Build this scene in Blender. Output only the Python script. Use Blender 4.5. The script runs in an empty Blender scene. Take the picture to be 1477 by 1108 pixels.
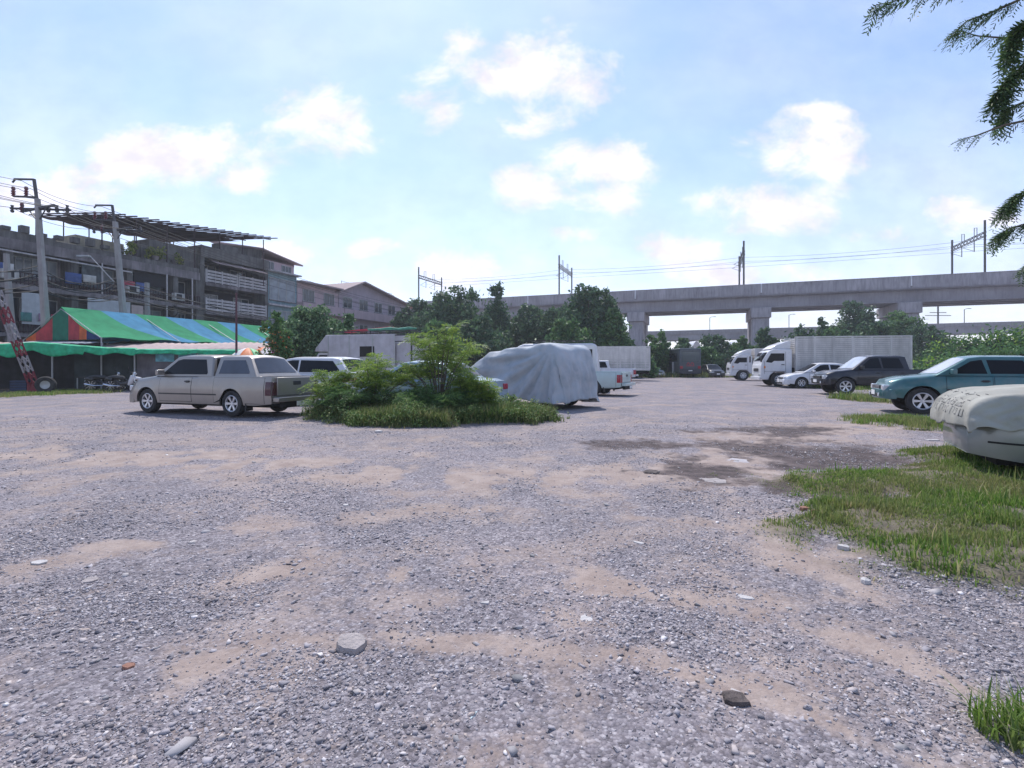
import bpy, bmesh, math, random
import numpy as np
from mathutils import Vector, Matrix
from mathutils.bvhtree import BVHTree
SC = bpy.context.scene
COL = SC.collection
R = math.radians
random.seed(7)
RNG = np.random.default_rng(7)

# ------------------------------------------------------------------ camera
F, CX, HY, CH = 720.0, 738.5, 528.0, 1.3     # focal (photo px), centre column, horizon row, eye height
cd = bpy.data.cameras.new('camera')
cam = bpy.data.objects.new('camera', cd)
COL.objects.link(cam)
cd.sensor_width = 36.0
cd.lens = 36.0 * F / 1477.0
cd.shift_y = -(554.0 - HY) / 1477.0
cd.clip_start = 0.05
cd.clip_end = 3000.0
cam.location = (0, 0, CH)
cam.rotation_euler = (R(90), 0, 0)
SC.camera = cam

# ------------------------------------------------------------------ sky, sun, exposure
SUN_EL, SUN_AZ = 56.0, -14.0                  # azimuth from +Y, positive towards +X
SC.view_settings.view_transform = 'Standard'
SC.view_settings.look = 'None'
SC.view_settings.exposure = 0.62
SC.view_settings.gamma = 1.0
SC.render.film_transparent = False
world = bpy.data.worlds.new('World')
SC.world = world
world.use_nodes = True
wn, wl = world.node_tree.nodes, world.node_tree.links
wn.clear()
def wnode(t, **k):
    n = wn.new(t)
    for a, b in k.items(): setattr(n, a, b)
    return n
def wmath(op, a, b=None, c=None, clamp=False):
    n = wn.new('ShaderNodeMath'); n.operation = op; n.use_clamp = clamp
    for i, v in enumerate((a, b, c)):
        if v is None: continue
        if isinstance(v, (int, float)): n.inputs[i].default_value = v
        else: wl.new(v, n.inputs[i])
    return n.outputs[0]
sky = wnode('ShaderNodeTexSky')
sky.sky_type = 'NISHITA'; sky.sun_disc = False
sky.sun_elevation = R(SUN_EL); sky.sun_rotation = R(SUN_AZ)
sky.air_density = 1.0; sky.dust_density = 0.5; sky.ozone_density = 1.6
tc = wnode('ShaderNodeTexCoord')
sep = wnode('ShaderNodeSeparateXYZ')
wl.new(tc.outputs['Generated'], sep.inputs[0])
ysafe = wmath('MAXIMUM', sep.outputs[1], 0.05)
U = wmath('DIVIDE', sep.outputs[0], ysafe)
V = wmath('DIVIDE', sep.outputs[2], ysafe)
clouds = [(270,225,140,48,1.0),(345,255,60,28,.8),(190,212,70,25,.7),(745,90,95,60,1.0),(690,60,50,30,.8),(820,110,80,45,.9),(780,170,80,36,.6),
          (850,235,80,42,1.0),(760,270,60,38,.85),(870,285,60,30,.8),(1080,215,50,28,.6),(1160,215,110,48,.95),(1180,165,60,20,.6),
          (1110,300,110,38,.9),(1190,280,50,25,.6),(975,362,65,28,.85),(650,392,75,32,.95),(530,357,60,18,.75),(50,285,110,48,.95),
          (1405,312,80,32,.75),(1280,335,70,22,.5),(455,170,95,60,.7),(820,338,50,18,.55),(395,365,60,20,.6),(1080,395,150,22,.55),(620,140,60,50,.6)]
best = None
for (px, py, rx, ry, a) in clouds:
    u0, v0 = (px - CX) / F, (HY - py) / F
    du = wmath('DIVIDE', wmath('SUBTRACT', U, u0), rx / F)
    dv = wmath('DIVIDE', wmath('SUBTRACT', V, v0), ry / F)
    e = wmath('SUBTRACT', a, wmath('ADD', wmath('MULTIPLY', du, du), wmath('MULTIPLY', dv, dv)))
    best = e if best is None else wmath('SMOOTH_MAX', best, e, 0.25)
best = wmath('MAXIMUM', best, -1.6)
cmb = wnode('ShaderNodeCombineXYZ')
wl.new(U, cmb.inputs[0]); wl.new(wmath('MULTIPLY', V, 1.5), cmb.inputs[1])
nz = wnode('ShaderNodeTexNoise'); nz.inputs['Scale'].default_value = 5.5; nz.inputs['Detail'].default_value = 12.0; nz.inputs['Roughness'].default_value = 0.66
nz.inputs['Distortion'].default_value = 0.25
wl.new(cmb.outputs[0], nz.inputs['Vector'])
nz2 = wnode('ShaderNodeTexNoise'); nz2.inputs['Scale'].default_value = 2.6; nz2.inputs['Detail'].default_value = 6.0
wl.new(cmb.outputs[0], nz2.inputs['Vector'])
dens = wmath('ADD', best, wmath('MULTIPLY', wmath('SUBTRACT', nz.outputs[0], 0.5), 5.6))
mr = wnode('ShaderNodeMapRange'); mr.interpolation_type = 'SMOOTHSTEP'
wl.new(dens, mr.inputs[0])
mr.inputs[1].default_value = -0.5; mr.inputs[2].default_value = 1.15; mr.inputs[3].default_value = 0; mr.inputs[4].default_value = 0.92
veil = wnode('ShaderNodeMapRange')                     # thin high haze between the clouds
wl.new(nz2.outputs[0], veil.inputs[0])
veil.inputs[1].default_value = 0.40; veil.inputs[2].default_value = 0.72; veil.inputs[3].default_value = 0.0; veil.inputs[4].default_value = 0.2
front = wmath('GREATER_THAN', sep.outputs[1], 0.06)
low = wmath('POWER', 2.718, wmath('MULTIPLY', wmath('MAXIMUM', sep.outputs[2], 0.0), -4.2))      # pale band of haze near the horizon
cov0 = wmath('MULTIPLY', wmath('MAXIMUM', mr.outputs[0], veil.outputs[0]), front)
cov = wmath('SUBTRACT', 1.0, wmath('MULTIPLY', wmath('SUBTRACT', 1.0, cov0), wmath('SUBTRACT', 1.0, wmath('MULTIPLY', low, 0.85))))
tint = wnode('ShaderNodeMix'); tint.data_type = 'RGBA'; tint.blend_type = 'MULTIPLY'; tint.inputs[0].default_value = 1.0
wl.new(sky.outputs[0], tint.inputs[6]); tint.inputs[7].default_value = (.94, 1.04, 1.15, 1)
cl = wnode('ShaderNodeMix'); cl.data_type = 'RGBA'
ccol = wnode('ShaderNodeValToRGB')                     # sunlit tops and mauve undersides
ccol.color_ramp.elements[0].position = 0.36; ccol.color_ramp.elements[0].color = (5.3, 4.95, 6.0, 1)
ccol.color_ramp.elements[1].position = 0.62; ccol.color_ramp.elements[1].color = (6.9, 6.6, 7.3, 1)
nz3 = wnode('ShaderNodeTexNoise'); nz3.inputs['Scale'].default_value = 9.0; nz3.inputs['Detail'].default_value = 8.0; nz3.inputs['Roughness'].default_value = 0.6
wl.new(cmb.outputs[0], nz3.inputs['Vector']); wl.new(nz3.outputs[0], ccol.inputs[0])
wl.new(cov, cl.inputs[0]); wl.new(tint.outputs[2], cl.inputs[6]); wl.new(ccol.outputs[0], cl.inputs[7])
bg = wnode('ShaderNodeBackground'); bg.inputs[1].default_value = 0.12
wl.new(cl.outputs[2], bg.inputs[0])
wo = wnode('ShaderNodeOutputWorld'); wl.new(bg.outputs[0], wo.inputs[0])

sd = bpy.data.lights.new('sun', 'SUN'); sd.energy = 2.8; sd.angle = R(0.6); sd.color = (1.0, 0.95, 0.9)
sun = bpy.data.objects.new('sun', sd); COL.objects.link(sun)
_d = Vector((math.sin(R(SUN_AZ)) * math.cos(R(SUN_EL)), math.cos(R(SUN_AZ)) * math.cos(R(SUN_EL)), math.sin(R(SUN_EL))))
sun.rotation_euler = _d.to_track_quat('Z', 'Y').to_euler()
sun.location = (0, 0, 60)

# ------------------------------------------------------------------ helpers
def G(px, py, h=0.0):                      # photo pixel of a point at height h -> ground x, y
    Z = (CH - h) * F / (py - HY)
    return ((px - CX) / F * Z, Z)
def AT(px, py, Z):
    return Vector(((px - CX) / F * Z, Z, CH + (HY - py) / F * Z))

def tag(o, label=None, cat=None, group=None, kind=None):
    if label: o['label'] = label
    if cat: o['category'] = cat
    if group: o['group'] = group
    if kind: o['kind'] = kind
    return o
def empty(name, loc, rz=0, label=None, cat=None, group=None):
    o = bpy.data.objects.new(name, None); COL.objects.link(o)
    o.location = loc; o.rotation_euler = (0, 0, rz); o.empty_display_size = 0.3
    return tag(o, label, cat, group)

class MB:
    def __init__(s): s.v = []; s.f = []; s.m = []; s.g = []
    def add(s, vs, fs, mi=0):
        n = len(s.v); s.g.append((n, n + len(vs), len(s.f), len(s.f) + len(fs))); s.v += [tuple(p) for p in vs]
        s.f += [tuple(n + i for i in f) for f in fs]; s.m += [mi] * len(fs)
        return s
    def box(s, c, d, rz=0, mi=0, M=None):
        hx, hy, hz = d[0] / 2, d[1] / 2, d[2] / 2
        vs = [Vector((x, y, z)) for z in (-hz, hz) for y in (-hy, hy) for x in (-hx, hx)]
        if M is not None: vs = [M @ p for p in vs]
        if rz: Q = Matrix.Rotation(rz, 3, 'Z'); vs = [Q @ p for p in vs]
        vs = [p + Vector(c) for p in vs]
        return s.add(vs, [(0, 2, 3, 1), (4, 5, 7, 6), (0, 1, 5, 4), (2, 6, 7, 3), (0, 4, 6, 2), (1, 3, 7, 5)], mi)
    def bx(s, x0, x1, y0, y1, z0, z1, mi=0):
        return s.box(((x0 + x1) / 2, (y0 + y1) / 2, (z0 + z1) / 2), (abs(x1 - x0), abs(y1 - y0), abs(z1 - z0)), 0, mi)
    def tube(s, pts, r, n=8, mi=0, caps=True):
        pts = [Vector(p) for p in pts]
        rr = r if isinstance(r, (list, tuple)) else [r] * len(pts)
        rings = []
        for i, p in enumerate(pts):
            d = (pts[min(i + 1, len(pts) - 1)] - pts[max(i - 1, 0)])
            if d.length < 1e-9: d = Vector((0, 0, 1))
            d.normalize()
            a = d.cross(Vector((0, 0, 1))) if abs(d.z) < 0.95 else d.cross(Vector((1, 0, 0)))
            a.normalize(); b = d.cross(a)
            rings.append([p + (a * math.cos(2 * math.pi * k / n) + b * math.sin(2 * math.pi * k / n)) * rr[i] for k in range(n)])
        vs = [q for ring in rings for q in ring]; fs = []
        for i in range(len(pts) - 1):
            for k in range(n):
                k2 = (k + 1) % n
                fs.append((i * n + k, i * n + k2, (i + 1) * n + k2, (i + 1) * n + k))
        if caps: fs.append(tuple(range(n))[::-1]); fs.append(tuple((len(pts) - 1) * n + k for k in range(n)))
        return s.add(vs, fs, mi)
    def bar(s, a, b, w, h=None, mi=0):
        a, b = Vector(a), Vector(b); h = h or w
        d = (b - a); L = d.length; q = d.to_track_quat('X', 'Z').to_matrix()
        return s.box((a + b) / 2, (L, w, h), 0, mi, q)
    def lathe(s, prof, n=24, axis='Y', c=(0, 0, 0), mi=0):
        vs = []; fs = []; c = Vector(c)
        for (r, h) in prof:
            for k in range(n):
                t = 2 * math.pi * k / n
                p = {'Y': (r * math.cos(t), h, r * math.sin(t)), 'Z': (r * math.cos(t), r * math.sin(t), h), 'X': (h, r * math.cos(t), r * math.sin(t))}[axis]
                vs.append(c + Vector(p))
        for i in range(len(prof) - 1):
            for k in range(n):
                k2 = (k + 1) % n
                fs.append((i * n + k, i * n + k2, (i + 1) * n + k2, (i + 1) * n + k))
        return s.add(vs, fs, mi)
    def prism(s, poly, d0, d1, plane='XZ', mi=0):
        n = len(poly)
        def P(p, d): return {'XZ': (p[0], d, p[1]), 'XY': (p[0], p[1], d), 'YZ': (d, p[0], p[1])}[plane]
        vs = [P(p, d0) for p in poly] + [P(p, d1) for p in poly]
        fs = [tuple(range(n)), tuple(range(2 * n - 1, n - 1, -1))] + [(i, i + n, (i + 1) % n + n, (i + 1) % n) for i in range(n)]
        return s.add(vs, fs, mi)
    def grid(s, fn, nu, nv, mi=0):
        vs = [fn(i / nu, j / nv) for i in range(nu + 1) for j in range(nv + 1)]
        fs = [(i * (nv + 1) + j, (i + 1) * (nv + 1) + j, (i + 1) * (nv + 1) + j + 1, i * (nv + 1) + j + 1) for i in range(nu) for j in range(nv)]
        return s.add(vs, fs, mi)
    def build_each(s, name, mats, parent=None, **k):
        for (a, b_, c, d) in s.g:              # every added shape becomes a part of its own
            q = MB(); q.v = s.v[a:b_]; q.f = [tuple(i - a for i in f) for f in s.f[c:d]]; q.m = s.m[c:d]; q.build(name, mats, parent, **k)
    def build(s, name, mats, parent=None, loc=None, rz=0, smooth=35, bevel=0, seg=2, label=None, solid=0):
        me = bpy.data.meshes.new(name); me.from_pydata(s.v, [], s.f)
        mats = mats if isinstance(mats, (list, tuple)) else [mats]
        for m in mats: me.materials.append(m)
        if s.m: me.polygons.foreach_set('material_index', s.m)
        bm = bmesh.new(); bm.from_mesh(me); bmesh.ops.recalc_face_normals(bm, faces=bm.faces)
        bm.to_mesh(me); bm.free()
        if smooth: me.shade_smooth(); me.set_sharp_from_angle(angle=R(smooth))
        o = bpy.data.objects.new(name, me); COL.objects.link(o)
        if parent: o.parent = parent
        if loc is not None: o.location = loc
        o.rotation_euler = (0, 0, rz)
        if solid:
            q = o.modifiers.new('solid', 'SOLIDIFY'); q.thickness = solid; q.offset = 0
        if bevel:
            b = o.modifiers.new('bevel', 'BEVEL'); b.width = bevel; b.segments = seg; b.limit_method = 'ANGLE'; b.angle_limit = R(30); b.harden_normals = False
        if label: o['label'] = label
        return o

def mesh_np(name, V, Fs, mat, parent=None, smooth=False, attrs=None):
    V = np.asarray(V, dtype=np.float32)
    me = bpy.data.meshes.new(name); me.vertices.add(len(V)); me.vertices.foreach_set('co', V.ravel())
    loops = np.concatenate([f.ravel() for f in Fs]).astype(np.int32)
    counts = np.concatenate([np.full(len(f), f.shape[1], dtype=np.int32) for f in Fs])
    starts = np.concatenate([[0], np.cumsum(counts)[:-1]]).astype(np.int32)
    me.loops.add(len(loops)); me.loops.foreach_set('vertex_index', loops)
    me.polygons.add(len(counts)); me.polygons.foreach_set('loop_start', starts)
    try: me.polygons.foreach_set('loop_total', counts)
    except Exception: pass
    if smooth: me.polygons.foreach_set('use_smooth', np.ones(len(counts), dtype=bool))
    if attrs:
        for k, a in attrs.items():
            at = me.attributes.new(k, 'FLOAT', 'POINT'); at.data.foreach_set('value', np.asarray(a, dtype=np.float32))
    me.update(calc_edges=True); me.materials.append(mat)
    o = bpy.data.objects.new(name, me); COL.objects.link(o)
    if parent: o.parent = parent
    return o

def copy_tree(o, parent=None):
    c = o.copy(); COL.objects.link(c)
    if parent is not None: c.parent = parent
    for ch in [x for x in o.children]: copy_tree(ch, c)
    return c

# ------------------------------------------------------------------ materials
MATS = {}
def mat(name, col, rough=0.7, metal=0.0, var=0.12, scale=3.0, bump=0.0, bscale=40.0, coat=0.0, dust=None, dustamt=0.0, streak=0.0, spec=0.5, tcoord='Object'):
    if name in MATS: return MATS[name]
    m = bpy.data.materials.new(name); m.use_nodes = True; MATS[name] = m
    nt = m.node_tree; N, L = nt.nodes, nt.links
    b = N['Principled BSDF']
    b.inputs['Roughness'].default_value = rough; b.inputs['Metallic'].default_value = metal
    b.inputs['Coat Weight'].default_value = coat; b.inputs['Coat Roughness'].default_value = 0.08
    b.inputs['Specular IOR Level'].default_value = spec
    t = N.new('ShaderNodeTexCoord')
    n = N.new('ShaderNodeTexNoise'); n.inputs['Scale'].default_value = scale; n.inputs['Detail'].default_value = 6
    L.new(t.outputs[tcoord], n.inputs['Vector'])
    r = N.new('ShaderNodeValToRGB')
    c = np.array(col[:3])
    r.color_ramp.elements[0].position = 0.3; r.color_ramp.elements[1].position = 0.7
    r.color_ramp.elements[0].color = (*np.clip(c * (1 - var), 0, 1), 1); r.color_ramp.elements[1].color = (*np.clip(c * (1 + var), 0, 1), 1)
    L.new(n.outputs[0], r.inputs[0])
    out = r.outputs[0]
    if streak:
        mp = N.new('ShaderNodeMapping'); mp.inputs['Scale'].default_value = (1.6, 1.6, 0.22); L.new(t.outputs[tcoord], mp.inputs[0])
        n3 = N.new('ShaderNodeTexNoise'); n3.inputs['Scale'].default_value = 1.8; n3.inputs['Detail'].default_value = 8; n3.inputs['Roughness'].default_value = .7
        L.new(mp.outputs[0], n3.inputs['Vector'])
        r3 = N.new('ShaderNodeMapRange'); r3.inputs[1].default_value = .42; r3.inputs[2].default_value = .68; r3.inputs[4].default_value = streak
        L.new(n3.outputs[0], r3.inputs[0])
        mx = N.new('ShaderNodeMix'); mx.data_type = 'RGBA'; L.new(r3.outputs[0], mx.inputs[0]); L.new(out, mx.inputs[6])
        mx.inputs[7].default_value = (*(c * 0.22 + np.array([.006, .006, .007])), 1); out = mx.outputs[2]
    if dust is not None:
        n2 = N.new('ShaderNodeTexNoise'); n2.inputs['Scale'].default_value = 5; n2.inputs['Detail'].default_value = 7
        L.new(t.outputs[tcoord], n2.inputs['Vector'])
        r2 = N.new('ShaderNodeMapRange'); r2.inputs[1].default_value = .35; r2.inputs[2].default_value = .75; r2.inputs[4].default_value = dustamt
        L.new(n2.outputs[0], r2.inputs[0])
        mx = N.new('ShaderNodeMix'); mx.data_type = 'RGBA'; L.new(r2.outputs[0], mx.inputs[0]); L.new(out, mx.inputs[6])
        mx.inputs[7].default_value = (*dust, 1); out = mx.outputs[2]
        rr = N.new('ShaderNodeMapRange'); rr.inputs[3].default_value = rough; rr.inputs[4].default_value = min(1, rough + .35)
        L.new(n2.outputs[0], rr.inputs[0]); L.new(rr.outputs[0], b.inputs['Roughness'])
    L.new(out, b.inputs['Base Color'])
    if bump:
        n4 = N.new('ShaderNodeTexNoise'); n4.inputs['Scale'].default_value = bscale; n4.inputs['Detail'].default_value = 5
        L.new(t.outputs[tcoord], n4.inputs['Vector'])
        bp = N.new('ShaderNodeBump'); bp.inputs['Strength'].default_value = bump; bp.inputs['Distance'].default_value = 0.02
        L.new(n4.outputs[0], bp.inputs['Height']); L.new(bp.outputs[0], b.inputs['Normal'])
    return m

def island_mat(name, stops, rough=0.8, transl=0.0, spec=0.3, patch=None):
    """colour picked per connected piece (leaf, blade, stone)"""
    if name in MATS: return MATS[name]
    m = bpy.data.materials.new(name); m.use_nodes = True; MATS[name] = m
    N, L = m.node_tree.nodes, m.node_tree.links
    b = N['Principled BSDF']; b.inputs['Roughness'].default_value = rough; b.inputs['Specular IOR Level'].default_value = spec
    g = N.new('ShaderNodeNewGeometry'); r = N.new('ShaderNodeValToRGB')
    el = r.color_ramp.elements
    while len(el) < len(stops): el.new(0.5)
    for e, (p, c) in zip(el, stops): e.position = p; e.color = (*c, 1)
    L.new(g.outputs['Random Per Island'], r.inputs[0])
    out = r.outputs[0]
    if patch:
        t = N.new('ShaderNodeTexCoord'); n = N.new('ShaderNodeTexNoise'); n.inputs['Scale'].default_value = patch[0]; n.inputs['Detail'].default_value = 4
        L.new(t.outputs['Object'], n.inputs['Vector'])
        q = N.new('ShaderNodeMapRange'); q.inputs[1].default_value = .4; q.inputs[2].default_value = .68; q.inputs[4].default_value = patch[2]
        L.new(n.outputs[0], q.inputs[0])
        mx = N.new('ShaderNodeMix'); mx.data_type = 'RGBA'; L.new(q.outputs[0], mx.inputs[0]); L.new(out, mx.inputs[6]); mx.inputs[7].default_value = (*patch[1], 1)
        out = mx.outputs[2]
    L.new(out, b.inputs['Base Color'])
    if transl:
        tr = N.new('ShaderNodeBsdfTranslucent'); L.new(out, tr.inputs[0])
        mx = N.new('ShaderNodeMixShader'); mx.inputs[0].default_value = transl
        L.new(b.outputs[0], mx.inputs[1]); L.new(tr.outputs[0], mx.inputs[2]); L.new(mx.outputs[0], N['Material Output'].inputs[0])
    return m

DUST = (0.34, 0.30, 0.28)
m_rubber = mat('rubber', (0.022, 0.022, 0.024), .85, dust=(.12, .11, .1), dustamt=.5)
m_rim = mat('alloy', (0.62, 0.62, 0.64), .35, .7)
m_dark = mat('underbody', (0.015, 0.015, 0.016), .8)
m_blackpl = mat('black_plastic', (0.03, 0.03, 0.032), .5)
m_glass = mat('tinted_glass', (0.012, 0.014, 0.018), .1, var=.05, spec=.14)
m_glass2 = mat('grey_glass', (0.05, 0.055, 0.07), .1, var=.2, spec=.7)
m_shade = mat('sunshade_glass', (0.45, 0.48, 0.52), .15, var=.15, spec=.8)
m_chrome = mat('chrome', (0.7, 0.7, 0.72), .18, 1.0)
m_red = mat('red_lens', (0.35, 0.012, 0.03), .2, coat=.4)
m_dkred = mat('smoked_lens', (0.06, 0.012, 0.022), .2, coat=.4)
m_lamp = mat('clear_lens', (0.62, 0.65, 0.68), .12, .3, coat=.5)
m_plate = mat('plate_white', (0.75, 0.75, 0.74), .5)
m_orange = mat('orange_lens', (0.6, 0.18, 0.02), .3)
def paint(name, col, rough=.26, metal=.35, coat=.7, dustamt=.15): return mat(name, col, rough, metal, var=.04, coat=coat, dust=DUST, dustamt=dustamt)
p_silver = paint('silver_paint', (.33, .30, .27), .28, .6)
p_white = paint('white_paint', (.68, .68, .70), .35, 0, dustamt=.18)
p_teal = paint('teal_paint', (.04, .145, .155), dustamt=.18)
p_navy = paint('charcoal_paint', (.012, .012, .02), .25, .2, dustamt=.04)
p_blue = paint('pale_blue_paint', (.34, .44, .52))
p_mint = paint('mint_paint', (.48, .58, .56), .35, .1)
p_grey = paint('grey_paint', (.36, .385, .38))
p_black = paint('black_paint', (.015, .015, .018), .25, .1, dustamt=.1)
# ------------------------------------------------------------------ noise helpers (numpy)
def vnoise(x, y, seed=0):
    rs = np.random.default_rng(seed); T = rs.random((256, 256))
    xi = np.floor(x).astype(int); yi = np.floor(y).astype(int)
    fx = x - xi; fy = y - yi; fx = fx * fx * (3 - 2 * fx); fy = fy * fy * (3 - 2 * fy)
    a = T[xi & 255, yi & 255]; b = T[(xi + 1) & 255, yi & 255]; c = T[xi & 255, (yi + 1) & 255]; d = T[(xi + 1) & 255, (yi + 1) & 255]
    return (a * (1 - fx) + b * fx) * (1 - fy) + (c * (1 - fx) + d * fx) * fy
def fbm(x, y, seed=0, oct=4, gain=.5):
    s = 0; a = 1; t = 0
    for i in range(oct):
        s = s + a * vnoise(x * 2 ** i + 13.7 * i, y * 2 ** i + 7.3 * i, seed + i); t += a; a *= gain
    return s / t

# ------------------------------------------------------------------ ground
def ell(px, py, rx, ry):                    # an ellipse of ground given by where it lies on the lot
    y0 = 936.0 / (py + ry - HY); y1 = 936.0 / max(py - ry - HY, 6)
    yc = 936.0 / (py - HY); xc = (px - CX) / F * yc
    return (xc, (y0 + y1) / 2, rx / F * yc, (y1 - y0) / 2)
SANDS = [ell(*a) for a in [(635,925,90,17),(290,955,70,40),(1240,925,80,24),(1090,630,150,16),(980,690,150,14),(180,785,60,10),(870,852,50,10)]]
def gp(*pts): return [G(*p) for p in pts]
TRACKS = [(gp((1500,1025),(1300,950),(1120,885),(900,838),(700,822),(540,812),(380,818)), .17, 1.0), (gp((1380,960),(1200,850),(1110,770),(1080,700),(1110,640),(1200,605)), .30, 1.0), (gp((1420,1108),(1150,1012),(950,962),(740,932),(560,918),(400,925)), .11, .85),
          (gp((1330,606),(1150,628),(1000,672),(800,694),(560,684),(300,662),(0,650)), .85, 1.0), (gp((1180,600),(900,600),(600,640),(300,636),(-50,620)), .9, .55),
          (gp((1210,800),(1000,748),(760,730),(450,745),(180,790),(0,830)), .20, .8), (gp((-40,1075),(200,1005),(330,945),(470,880),(640,850)), .13, .7),
          (gp((1170,705),(1020,745),(830,790),(560,850),(300,900)), .20, .6), (gp((1250,860),(1130,800),(1060,740),(1040,690)), .18, .8), (gp((900,1108),(820,1020),(780,960),(850,870),(990,800)), .12, .5)]
def tmask(x, y):
    m = np.zeros_like(x); wx = x + (fbm(x * 1.3, y * 1.3, 131) - .5) * .5; wy = y + (fbm(x * 1.3, y * 1.3, 137) - .5) * .7
    br = fbm(x * 1.9 + 5, y * 1.9, 141, 5, .6)
    for pts, w, a in TRACKS:
        d = np.full_like(x, 1e9)
        for (ax, ay), (bx_, by_) in zip(pts, pts[1:]):
            vx, vy = bx_ - ax, by_ - ay; t = np.clip(((wx - ax) * vx + (wy - ay) * vy) / (vx * vx + vy * vy), 0, 1)
            d = np.minimum(d, np.hypot(wx - ax - t * vx, wy - ay - t * vy))
        w_ = w * (.35 + 1.5 * br)
        m = np.maximum(m, np.clip(1.35 - d / w_, 0, 1) * a * np.clip((br - .36) * 6, 0, 1))
    return m
DARKS = [ell(*a) for a in [(1140,655,170,24),(1010,680,120,18),(1220,665,110,18),(930,642,110,9),(1180,705,80,20),(1110,620,150,8)]]
def emask(x, y, lst, soft=.6):
    m = np.zeros_like(x)
    w = (fbm(x * 1.7, y * 1.7, 31) - .5) * 1.6 + (fbm(x * 6, y * 6, 37) - .5) * .7
    for (cx, cy, rx, ry) in lst:
        e = 1 - np.sqrt(((x - cx) / rx) ** 2 + ((y - cy) / ry) ** 2) + w
        m = np.maximum(m, np.clip(e / soft, 0, 1))
    return m
GRASS = [(4.75,5.3,2.0,1.15),(4.05,4.15,1.75,.95),(3.75,3.3,1.45,.62),(6.5,6.0,2.0,1.3),(5.2,3.9,2.0,1.3),(6.3,7.0,1.4,.6)]          # near right patch (x, y, rx, ry)
GRASS2 = [ell(*a) for a in [(1330,612,75,11)]] + [(16.2, 16.9, 3.0, 2.3), (19.5, 18.5, 4, 3.0), (13.3, 19.2, .8, 1.6), (24, 30, 6, 8)]
GRASS3 = [ell(*a) for a in [(60,568,75,5)]]
ISL = [(-2.0, 12.4, 3.1, 1.15), (-3.9, 12.8, 1.6, 1.1), (-.3, 11.9, 1.45, .8), (-2.2, 11.35, 1.9, .75), (.45, 12.1, .8, .5)]
def gmask(x, y, lst, wob=.35):
    m = np.zeros_like(x)
    w = (fbm(x * 1.3, y * 1.3, 51) - .5) * wob * 2 + (fbm(x * 5, y * 5, 57) - .5) * wob
    for (cx, cy, rx, ry) in lst:
        m = np.maximum(m, 1 - np.sqrt(((x - cx) / rx) ** 2 + ((y - cy) / ry) ** 2) + w)
    return m
def height(x, y):
    d = np.sqrt(x * x + y * y)
    fade = np.clip(1 - (d - 30) / 30, 0.0, 1)
    h = (fbm(x * .55, y * .55, 3) - .5) * .05 + (fbm(x * 2.5, y * 2.5, 9) - .5) * .022 * np.clip(1.5 - d / 30, 0, 1) + (fbm(x * 11, y * 11, 15, 3) - .5) * .016 * np.clip(1.2 - d / 18, 0, 1)
    h -= .018 * emask(x, y, DARKS)
    h += .10 * np.clip(gmask(x, y, GRASS) * 1.6, 0, 1) + .12 * np.clip(gmask(x, y, ISL) * 1.6, 0, 1) + .06 * np.clip(gmask(x, y, GRASS2[:1]) * 1.4, 0, 1)
    return h * fade - .01
def Hs(x, y): return float(height(np.array([float(x)]), np.array([float(y)]))[0])

ang = np.concatenate([np.linspace(R(-62), R(62), 900), np.linspace(R(62), R(298), 70)[1:-1]])
rad = [0.0]; r_ = 0.35
while r_ < 900: rad.append(r_); r_ *= 1.0115 if r_ < 60 else 1.08
rad = np.array(rad)
A, RR = np.meshgrid(ang, rad)
GX = RR * np.sin(A); GY = RR * np.cos(A)
GZ = height(GX, GY)
nr, na = GX.shape
idx = np.arange(nr * na).reshape(nr, na); nxt = np.roll(idx, -1, axis=1)
quads = np.stack([idx[:-1], nxt[:-1], nxt[1:], idx[1:]], -1).reshape(-1, 4)
sand = np.maximum(emask(GX, GY, SANDS) * .9, tmask(GX, GY))
dark = emask(GX, GY, DARKS)
grs = np.clip(np.maximum(np.maximum(gmask(GX, GY, GRASS, .5), gmask(GX, GY, ISL, .5)), np.maximum(gmask(GX, GY, GRASS2, .5), gmask(GX, GY, GRASS3, .5))) * 3, 0, 1)

gm = bpy.data.materials.new('gravel_ground'); gm.use_nodes = True
N, L = gm.node_tree.nodes, gm.node_tree.links
b = N['Principled BSDF']; b.inputs['Roughness'].default_value = .9; b.inputs['Specular IOR Level'].default_value = .25
def nn(t, **k):
    n = N.new(t)
    for a_, b_ in k.items(): setattr(n, a_, b_)
    return n
tc_ = nn('ShaderNodeTexCoord')
def ramp(src, stops):
    r = nn('ShaderNodeValToRGB'); el = r.color_ramp.elements
    while len(el) < len(stops): el.new(.5)
    for e, (p, c) in zip(el, stops): e.position = p; e.color = (*c, 1) if len(c) == 3 else c
    L.new(src, r.inputs[0]); return r.outputs[0]
def mixc(f, a, b_, blend='MIX'):
    m = nn('ShaderNodeMix', data_type='RGBA', blend_type=blend)
    if isinstance(f, float): m.inputs[0].default_value = f
    else: L.new(f, m.inputs[0])
    for s, v in ((6, a), (7, b_)):
        if isinstance(v, tuple): m.inputs[s].default_value = (*v, 1)
        else: L.new(v, m.inputs[s])
    return m.outputs[2]
def mth(op, a, b_=None, clamp=False):
    m = nn('ShaderNodeMath', operation=op, use_clamp=clamp)
    for i, v in enumerate((a, b_)):
        if v is None: continue
        if isinstance(v, (int, float)): m.inputs[i].default_value = v
        else: L.new(v, m.inputs[i])
    return m.outputs[0]
def noise(scale, detail=6, rough=.6):
    n = nn('ShaderNodeTexNoise'); n.inputs['Scale'].default_value = scale; n.inputs['Detail'].default_value = detail; n.inputs['Roughness'].default_value = rough
    L.new(tc_.outputs['Object'], n.inputs['Vector']); return n.outputs[0]
v1 = nn('ShaderNodeTexVoronoi'); v1.inputs['Scale'].default_value = 70; L.new(tc_.outputs['Object'], v1.inputs['Vector'])
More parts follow.
